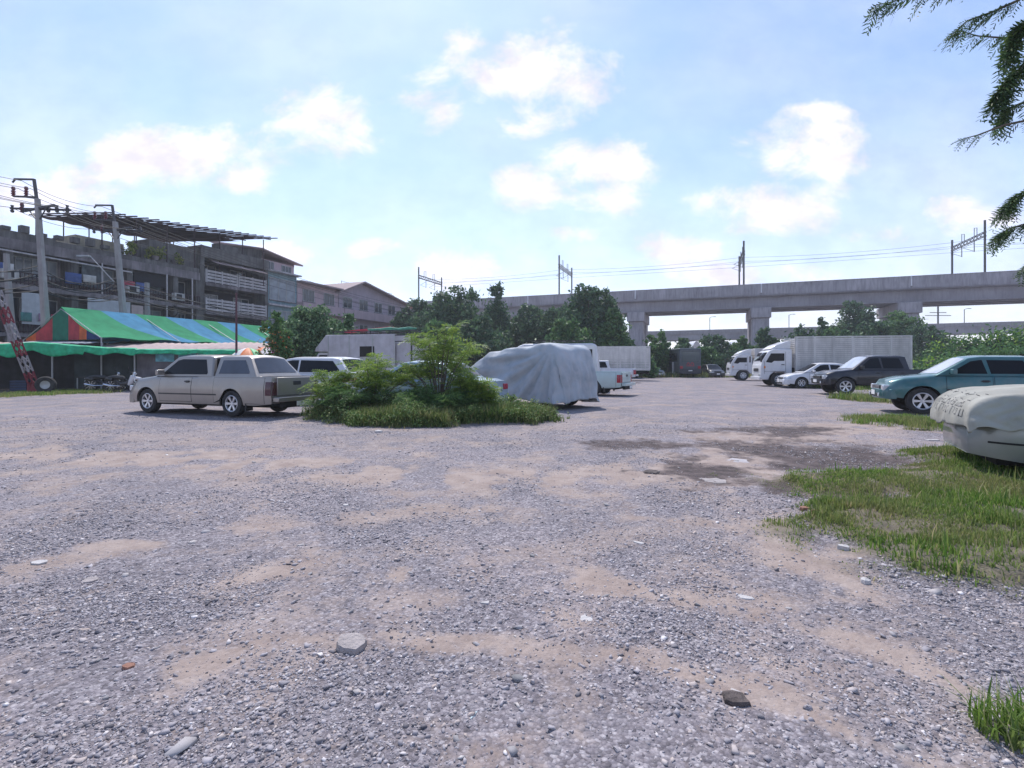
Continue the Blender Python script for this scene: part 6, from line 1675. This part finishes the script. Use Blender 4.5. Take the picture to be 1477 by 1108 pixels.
# far low tree line closing the view
q = []
for i in range(60):
    px = -500 + i * 48; Z = 150 + 30 * RNG.random(); x = (px - CX) / F * Z
    q.append(blob_points(420, (x, Z, 3.2), (8, 4, 3.4 + RNG.random() * 1.5), .5))
Pq = np.concatenate(q); Pq = Pq[Pq[:, 2] > 0]
V_, F_ = leaf_quads(Pq, .55); tag(mesh_np('distant_trees', V_, [F_], lf_dark), 'low belt of distant trees along the horizon', 'trees', kind='stuff')
m_berm = mat('scrub_ground', (.045, .06, .03), .95, var=.4, scale=.3)
q = MB(); q.prism([(-260, 0), (-260, 4.6), (260, 4.6), (260, 0)], 186, 190); tag(q.build('hills', m_berm, smooth=0), kind='structure')

# feathery fronds
def fronds(P0, D, ln, pairs, m, name, parent, lw=.3, leaflen=.16, droop=.35):
    n = len(P0); D = D / np.linalg.norm(D, axis=1)[:, None]
    side = np.cross(D, np.array([0, 0, 1.0]) + RNG.normal(size=(n, 3)) * .45); side /= np.linalg.norm(side, axis=1)[:, None] + 1e-9
    Vs = []
    for k in range(pairs):
        t = (k + .7) / pairs
        base = P0 + D * (ln[:, None] * t) + np.array([0, 0, -1.0]) * (droop * ln * t * t)[:, None]
        L_ = (ln * leaflen * 2 * (1 - abs(t - .45) * .9))[:, None]
        for sg in (-1, 1):
            dv = side * sg * .85 + D * .5 + RNG.normal(size=(n, 3)) * .12; dv[:, 2] -= .15
            w = D * (ln * lw / pairs)[:, None]
            Vs.append(np.stack([base, base + dv * L_ * .5 + w * .5, base + dv * L_, base + dv * L_ * .5 - w * .5], 1))
    V = np.concatenate(Vs).reshape(-1, 3); return mesh_np(name, V, [np.arange(len(V)).reshape(-1, 4)], m, parent)
def feather_shrub(name, label, x, y, h, spread, nst, nfr, m, fl=.34, zlow=.3, group=None, cat='shrub', seed=1, base=.0):
    rs = np.random.default_rng(seed); root = empty(name, (x, y, Hs(x, y) - .02), 0, label, cat, group)
    q = MB(); P = []; D = []
    for s_ in range(nst):
        a = rs.random() * 6.283; r = spread * (.25 + .75 * rs.random()) ; hh = h * (.55 + .45 * rs.random()) * (1 - .35 * (r / spread) ** 2)
        e = np.array([math.cos(a) * r, math.sin(a) * r * .7, hh]); b0 = np.array([math.cos(a) * base, math.sin(a) * base * .6, 0]); mid = b0 + (e - b0) * .5 + np.array([0, 0, .16 * hh])
        pts = [b0 + (mid - b0) * t if t <= 1 else mid + (e - mid) * (t - 1) for t in (0, .5, 1, 1.5, 2)]
        q.tube([tuple(p) for p in pts], [.018, .015, .012, .008, .004], 5)
        k = int(nfr / nst)
        t = rs.random(k) ** .6; t = zlow + (1 - zlow) * t
        pp = np.where(t[:, None] < .5, b0 + (mid - b0) * (t[:, None] * 2), mid + (e - mid) * (t[:, None] * 2 - 1))
        aa = rs.random(k) * 6.283
        P.append(pp); D.append(np.stack([np.cos(aa), np.sin(aa), rs.random(k) * 1.0 - .1], -1))
    q.build('stems', m_bark, root)
    P = np.concatenate(P); D = np.concatenate(D); ln = fl * (.6 + .7 * rs.random(len(P)))
    fronds(P, D, ln, 9, m, 'foliage', root, lw=.6, leaflen=.17)
    return root
FG = 'feathery shrubs on the grass island'
feather_shrub('feathery_shrub', 'tallest lime green feathery shrub in the middle of the grass island', -1.85, 12.7, 2.45, 1.3, 26, 720, lf_feather, zlow=.35, seed=1, group=FG)
feather_shrub('feathery_shrub', 'spreading feathery shrub left of the tallest one in front of the pale blue sedan', -3.55, 12.8, 1.75, 1.15, 20, 560, lf_feather, zlow=.35, seed=2, group=FG)
feather_shrub('feathery_shrub', 'feathery shrub at the left end behind the silver pickup bumper', -4.55, 12.85, 1.35, .7, 12, 300, lf_feather, zlow=.3, seed=3, group=FG)
feather_shrub('feathery_shrub', 'dark low feathery shrub in front of the tallest one', -2.52, 12.1, .8, .95, 14, 380, lf_fdark, seed=4, group=FG)
feather_shrub('feathery_shrub', 'dark low feathery shrub in the left half of the island', -4.02, 12.2, .8, .95, 12, 330, lf_fdark, seed=5, group=FG)
feather_shrub('feathery_shrub', 'slender pale feathery sapling before the red tail light of the pale blue sedan', -1.17, 12.3, 1.45, .3, 7, 200, lf_feather, seed=6, group=FG)
feather_shrub('feathery_shrub', 'upright feathery sapling in front of the grey covered car', -0.67, 12.0, 1.1, .22, 6, 210, lf_feather, seed=7, group=FG)
feather_shrub('feathery_shrub', 'small dark feathery shrub at the right of the island', -0.97, 12.0, .65, .6, 10, 300, lf_fdark, seed=8, group=FG)
feather_shrub('feathery_shrub', 'low feathery plants spilling at the middle front of the island', -1.72, 11.7, .7, .8, 12, 300, lf_fdark, seed=9, group=FG)

lf_weed = leafm('weed_leaf', (.05, .09, .03), (.10, .16, .05), (.24, .27, .12), .35)
# grass blades
def blades(name, x, y, h, m, label, cat='grass', lean=.55, w=.006, z=None):
    n = len(x); a = RNG.random(n) * 6.283; l = RNG.random(n) * lean; z0 = (height(x, y) - .01) if z is None else z
    dx, dy = np.cos(a) * l, np.sin(a) * l; sx, sy = -np.sin(a + RNG.normal(size=n) * .6), np.cos(a); ww = w * (.7 + RNG.random(n) * .7)
    def pt(t, k): return np.stack([x + dx * h * t * t + sx * ww * k, y + dy * h * t * t + sy * ww * k, z0 + h * t * (1 - .35 * l * t)], -1)
    V = np.stack([pt(0, -1), pt(0, 1), pt(.5, .8), pt(.5, -.8), pt(1, 0)], 1).reshape(-1, 3)
    i = np.arange(n)[:, None] * 5
    return tag(mesh_np(name, V, [i + np.array([[0, 1, 2, 3]]), i + np.array([[3, 2, 4]])], m), label, cat, kind='stuff')
m_gr = island_mat('grass_blade', [(0, (.07, .15, .025)), (.5, (.16, .29, .045)), (.8, (.27, .38, .08)), (1, (.52, .45, .24))], .6, .4, patch=(1.1, (.36, .27, .16), .45))
m_gr2 = island_mat('weedy_grass_blade', [(0, (.05, .10, .03)), (.5, (.12, .20, .05)), (.8, (.23, .29, .09)), (1, (.42, .36, .19))], .6, .4, patch=(1.3, (.34, .28, .16), .4))
def fill(lst, n, wob=.45, thr=0.0):
    xs, ys, ms = [], [], []
    x0 = min(c[0] - c[2] * 1.3 for c in lst); x1 = max(c[0] + c[2] * 1.3 for c in lst); y0 = min(c[1] - c[3] * 1.4 for c in lst); y1 = max(c[1] + c[3] * 1.4 for c in lst)
    got = 0
    while got < n:
        x = x0 + (x1 - x0) * RNG.random(n); y = y0 + (y1 - y0) * RNG.random(n); g_ = gmask(x, y, lst, wob)
        cl = fbm(x * 2.4, y * 2.4, 91)
        k = (g_ > thr) & (RNG.random(n) < np.clip(g_ * 3 + .03, 0, 1) ** 1.3) & (RNG.random(n) < np.clip((cl - .28) * 4, .08, 1)); xs.append(x[k]); ys.append(y[k]); ms.append(g_[k]); got += k.sum()
    return np.concatenate(xs)[:n], np.concatenate(ys)[:n], np.concatenate(ms)[:n]
x, y, g_ = fill(GRASS, 120000); hh = (.03 + .20 * fbm(x * 1.8, y * 1.8, 61) ** 1.6 * np.clip(g_ * 3, .3, 1)) * (.5 + RNG.random(len(x))) * (1 + 1.6 * (RNG.random(len(x)) < .03))
blades('grass', x, y, hh * .46, m_gr, 'bright green grass patch on the right beside the sheet covered sedan', w=.0042)
x, y, g_ = fill(GRASS2[:1], 9000); blades('grass', x, y, .05 + .12 * RNG.random(len(x)), m_gr, 'grass tongue in front of the teal pickup wheel')
x, y, g_ = fill(GRASS2[1:], 42000); blades('grass', x, y, .12 + .30 * RNG.random(len(x)) * np.clip(g_ * 2.5, .3, 1), m_gr, 'tall grass between the teal and charcoal pickups', w=.010)
x, y, g_ = fill(GRASS3 + [(-27, 23.0, 5, .5)], 9000); blades('grass', x, y, .06 + .14 * RNG.random(len(x)), m_gr, 'thin strip of grass along the foot of the market shed', w=.012)
x, y, g_ = fill(ISL, 42000); blades('weeds', x, y, (.14 + .28 * RNG.random(len(x))) * np.clip(g_ * 3, .35, 1), m_gr2, 'long pale weeds and grass covering the island around the shrubs', 'weeds', w=.008, lean=.9)
x, y, g_ = fill(ISL, 34000, thr=.02); lump_h = np.clip((fbm(x * 2.2, y * 2.2, 201) - .3) * 2.2, .1, 1); V_, F_ = leaf_quads(np.stack([x, y, height(x, y) + .03 + .52 * lump_h * RNG.random(len(x))], -1), .026); tag(mesh_np('weed_leaves', V_, [F_], lf_weed), 'small leafy ground weeds among the island grass', 'weeds', kind='stuff')
x = 46 * RNG.random(15000) - 6; y = 56 + 14 * RNG.random(15000); x = x + 8; blades('grass', x, y, .3 + .6 * RNG.random(len(x)), m_gr2, 'rough grass at the foot of the bushes behind the bus', w=.04)
x = 24 + 18 * RNG.random(14000); y = 25 + 14 * RNG.random(14000); blades('grass', x, y, .2 + .35 * RNG.random(len(x)), m_gr, 'rough grass below the creeper bank behind the pickups', w=.02)
# tuft at the bottom right corner
def tuft(px, py, n, h, label, sp=.13):
    gx, gy = G(px, py); r = empty('grass_tuft', (gx, gy, Hs(gx, gy)), 0, label, 'grass tuft', 'loose grass tufts on the gravel')
    a = RNG.random(n) * 6.283; rr_ = sp * np.sqrt(RNG.random(n)); x = rr_ * np.cos(a); y = rr_ * np.sin(a)
    o = blades('blades', x, y, h * (.5 + RNG.random(n) * .8), m_gr, None, None, lean=1.0, w=.0035, z=np.zeros(n)); o.parent = r
    if 'kind' in o: del o['kind']
    for k_ in ('label', 'category'):
        if k_ in o: del o[k_]
tuft(1462, 1050, 260, .15, 'coarse green grass tuft at the bottom right corner', .12)

# overhanging feathery tree, trunk outside the frame
def overhang():
    bx, by = 8.6, 5.2
    root = empty('feathery_tree', (bx, by, 0), 0, 'feathery leaved tree hanging its branches into the top right corner', 'tree')
    O = Vector((bx, by, 0)); q = MB()
    q.tube([(0, 0, -.2), (.1, .1, 2), (-.1, .2, 4), (0, .3, 6.5)], [.2, .17, .14, .1], 10)
    P, D, LN = [], [], []
    def limb(pts, Z, dens, fl, start=(0, .2, 4.5)):
        w = [AT(px, py, Z + (k * .12)) - O for k, (px, py) in enumerate(pts)]
        full = [Vector(start)] + w
        q.tube([tuple(p) for p in full], [.05] + [max(.004, .02 * (1 - k / len(w))) for k in range(len(w))], 6)
        for a, b_ in zip(w, w[1:]):
            n = int(dens * 1.5)
            for k in range(n):
                t = random.random(); p = a.lerp(b_, t)
                dd = (b_ - a).normalized() + Vector((random.uniform(-.8, .8), random.uniform(-.8, .8), random.uniform(-1.1, .25)))
                P.append(p); D.append(dd); LN.append(fl * random.uniform(.3, .85))
    limb([(1560, -90), (1470, -40), (1400, -25), (1340, -12), (1290, 2), (1262, 8)], 6.0, 12, .27)
    limb([(1540, -60), (1470, 0), (1430, 18), (1395, 30), (1378, 45)], 5.8, 11, .27)
    limb([(1560, -20), (1490, 40), (1450, 55), (1410, 52), (1385, 45)], 6.1, 7, .22)
    limb([(1600, 20), (1500, 70), (1470, 100), (1450, 120), (1440, 140)], 5.9, 34, .30)
    limb([(1600, 0), (1500, 20), (1465, 40), (1455, 80)], 5.7, 36, .30)
    limb([(1620, 100), (1520, 140), (1470, 150), (1450, 160), (1445, 175)], 6.0, 11, .27)
    limb([(1600, 150), (1500, 170), (1450, 180), (1410, 195), (1390, 200)], 6.0, 6, .20)
    limb([(1620, 220), (1530, 250), (1490, 270), (1460, 285), (1452, 300)], 6.0, 24, .26, (0, .2, 3.8))
    limb([(1620, 260), (1530, 300), (1490, 320), (1455, 330), (1440, 340)], 6.0, 22, .24, (0, .2, 3.4))
    limb([(1620, 330), (1540, 360), (1500, 372), (1482, 380), (1472, 392)], 6.0, 7, .20, (0, .2, 3.2))
    q.build('trunk', m_bark, root)
    # hidden bulk of the crown outside the frame
    for k in range(900):
        a = random.random() * 6.283; r = 2.3 * random.random() ** .5; P.append(Vector((.9 + r * math.cos(a), r * math.sin(a) * .9, 5.4 + 1.7 * random.random()))); D.append(Vector((random.uniform(-1, 1), random.uniform(-1, 1), random.uniform(-.8, .6)))); LN.append(.35)
    fronds(np.array([tuple(p) for p in P]), np.array([tuple(p) for p in D]), np.array(LN), 7, lf_over, 'foliage', root, lw=.72, leaflen=.25, droop=.5)
overhang()

# ------------------------------------------------------------------ things lying on the gravel
def lump(name, px, py, w, d, h, m, label, cat, seed=0, rz=0, flat=True, n=9, grp=None):
    gx, gy = G(px, py); rs = random.Random(seed); q = MB(); k = n
    ring = [(.66 + .55 * rs.random()) for _ in range(k)]
    vs = []
    for lv, (sc, z) in enumerate(((.92, -.01), (1.0, h * .5), (.93, h * .92), (.6, h * 1.0), (.2, h * (1.0 if flat else 1.15)))):
        for j in range(k):
            a = 2 * math.pi * j / k; s_ = ring[j] * sc * (1 + (rs.random() - .5) * .12); vs.append((math.cos(a) * s_ * w / 2, math.sin(a) * s_ * d / 2, z * (1 + (rs.random() - .5) * .15)))
    fs = [(l * k + j, l * k + (j + 1) % k, (l + 1) * k + (j + 1) % k, (l + 1) * k + j) for l in range(4) for j in range(k)] + [tuple(4 * k + j for j in range(k)), tuple(range(k))[::-1]]
    q.add(vs, fs); tag(q.build(name, m, loc=(gx, gy, Hs(gx, gy) - .002 - .22 * h), rz=rz, smooth=30), label, cat, grp)
m_ck = mat('rough_concrete', (.36, .32, .31), .9, var=.2, scale=12, bump=.8, bscale=60)
m_wst = mat('white_rubble', (.50, .475, .465), .85, var=.1, scale=10, bump=.5, bscale=50)
m_spill = mat('dried_cement', (.46, .44, .46), .9, var=.3, scale=9, bump=.5, bscale=30, dust=(.25, .2, .19), dustamt=.7)
m_brick = mat('broken_brick', (.30, .15, .105), .9, var=.25, scale=15, bump=.5, bscale=50)
m_clod = mat('dark_clod', (.10, .08, .075), .95, var=.5, scale=20, bump=1, bscale=40)
lump('concrete_chunk', 508, 930, .20, .16, .045, m_ck, 'large broken slab of concrete lying on the gravel in the left foreground', 'rubble', 31, n=9, rz=.3)
lump('flat_white_lid', 845, 890, .065, .075, .006, m_wst, 'oval white flat lid or shell in the middle foreground', 'debris', 2, n=16)
lump('white_stone', 1218, 789, .09, .07, .04, m_wst, 'white stone at the edge of the big grass patch', 'stone', 3, flat=False)
lump('white_stone', 1247, 836, .065, .06, .035, m_wst, 'lower white stone at the edge of the big grass patch', 'stone', 4, flat=False)
lump('white_tile', 57, 811, .10, .07, .015, m_wst, 'pale flat tile piece in the left foreground', 'debris', 5, n=6)
lump('white_tile', 498, 728, .06, .06, .012, m_wst, 'small white chip in the middle distance of the lot', 'debris', 6, n=6)
lump('white_shard', 922, 782, .13, .05, .01, m_wst, 'long thin white shard right of the middle', 'debris', 7, n=5, rz=-.5)
lump('white_shard', 700, 870, .06, .035, .012, m_wst, 'small pale shard above the sandy strip', 'debris', 8, n=6)
lump('plastic_strip', 683, 1026, .012, .07, .006, mat('bluish_strip', (.36, .46, .5), .5), 'short bluish plastic strip standing out on the near gravel', 'debris', 9, n=6, rz=-.5)
lump('brick_piece', 1160, 738, .10, .07, .03, m_brick, 'orange broken brick at the left tip of the grass patch', 'brick', 10, n=6)
lump('brick_piece', 1176, 746, .07, .05, .03, m_brick, 'small brick fragment beside the orange broken brick', 'brick', 11, n=6)
lump('brick_piece', 184, 962, .07, .05, .018, m_brick, 'flat reddish brick flake in the left foreground', 'brick', 12, n=6)
lump('soil_clod', 1060, 1005, .12, .09, .03, m_clod, 'dark crumbly soil clod in the right foreground', 'soil', 13)
lump('concrete_patch', 1065, 664, .36, .42, .008, m_spill, 'white splash of dried cement in the dark damp patch', 'cement', 14, n=13)
lump('concrete_patch', 1030, 692, .35, .25, .012, m_ck, 'smaller grey dried cement patch beside the white one', 'cement', 15, n=11)
lump('concrete_patch', 940, 682, .22, .25, .03, m_clod, 'dark muddy lump left of the dried cement', 'soil', 16, n=9)
lump('flat_slab', 1325, 619, .34, .3, .03, m_ck, 'flat round slab lying in the grass before the teal pickup', 'slab', 17, n=14)
lump('flat_slab', 1345, 634, .30, .12, .02, m_wst, 'thin pale board below the flat round slab', 'board', 18, n=8)
lump('concrete_chunk', 1075, 857, .10, .05, .012, m_wst, 'pale flat concrete flake on the gravel right of the middle', 'rubble', 19, n=7, rz=-.6)
lump('concrete_chunk', 130, 832, .09, .08, .008, m_ck, 'faint flat concrete flake behind the pale tile', 'rubble', 20, n=8)
lump('white_debris', 961, 541, 1.9, 1.2, .45, p_white, 'low white heap beside the grey green hatchback', 'debris', 21, n=10)
lump('white_stone', 545, 623, .16, .14, .05, m_wst, 'white stone in front of the island weeds', 'stone', 22, flat=False)
rs = np.random.default_rng(5); n = 420
P = scatter(n, 1.6, 13, 4.5); s_ = np.clip(np.exp(rs.normal(math.log(.012), .4, n)), .007, .035)
k = gmask(P[:, 0], P[:, 1], GRASS + ISL, .5) <= 0
tag(stones('scattered_stones', P[k, 0], P[k, 1], s_[k], island_mat('larger_stone', [(0, (.2, .195, .2)), (.6, (.36, .34, .35)), (.9, (.48, .44, .42)), (1, (.66, .64, .63))], .85), flat=.3, sink=.6), 'larger pale stones and chips dotted over the gravel', 'stones', kind='stuff')

# ------------------------------------------------------------------ haze
hz = bpy.data.materials.new('haze'); hz.use_nodes = True
hz.node_tree.nodes.clear(); pv = hz.node_tree.nodes.new('ShaderNodeVolumePrincipled'); ho = hz.node_tree.nodes.new('ShaderNodeOutputMaterial')
pv.inputs['Color'].default_value = (.86, .90, .97, 1); pv.inputs['Density'].default_value = .0008; pv.inputs['Anisotropy'].default_value = .25
hz.node_tree.links.new(pv.outputs[0], ho.inputs['Volume'])
q = MB(); q.bx(-320, 320, -60, 240, -1.5, 32); tag(q.build('haze', hz, smooth=0), kind='stuff')
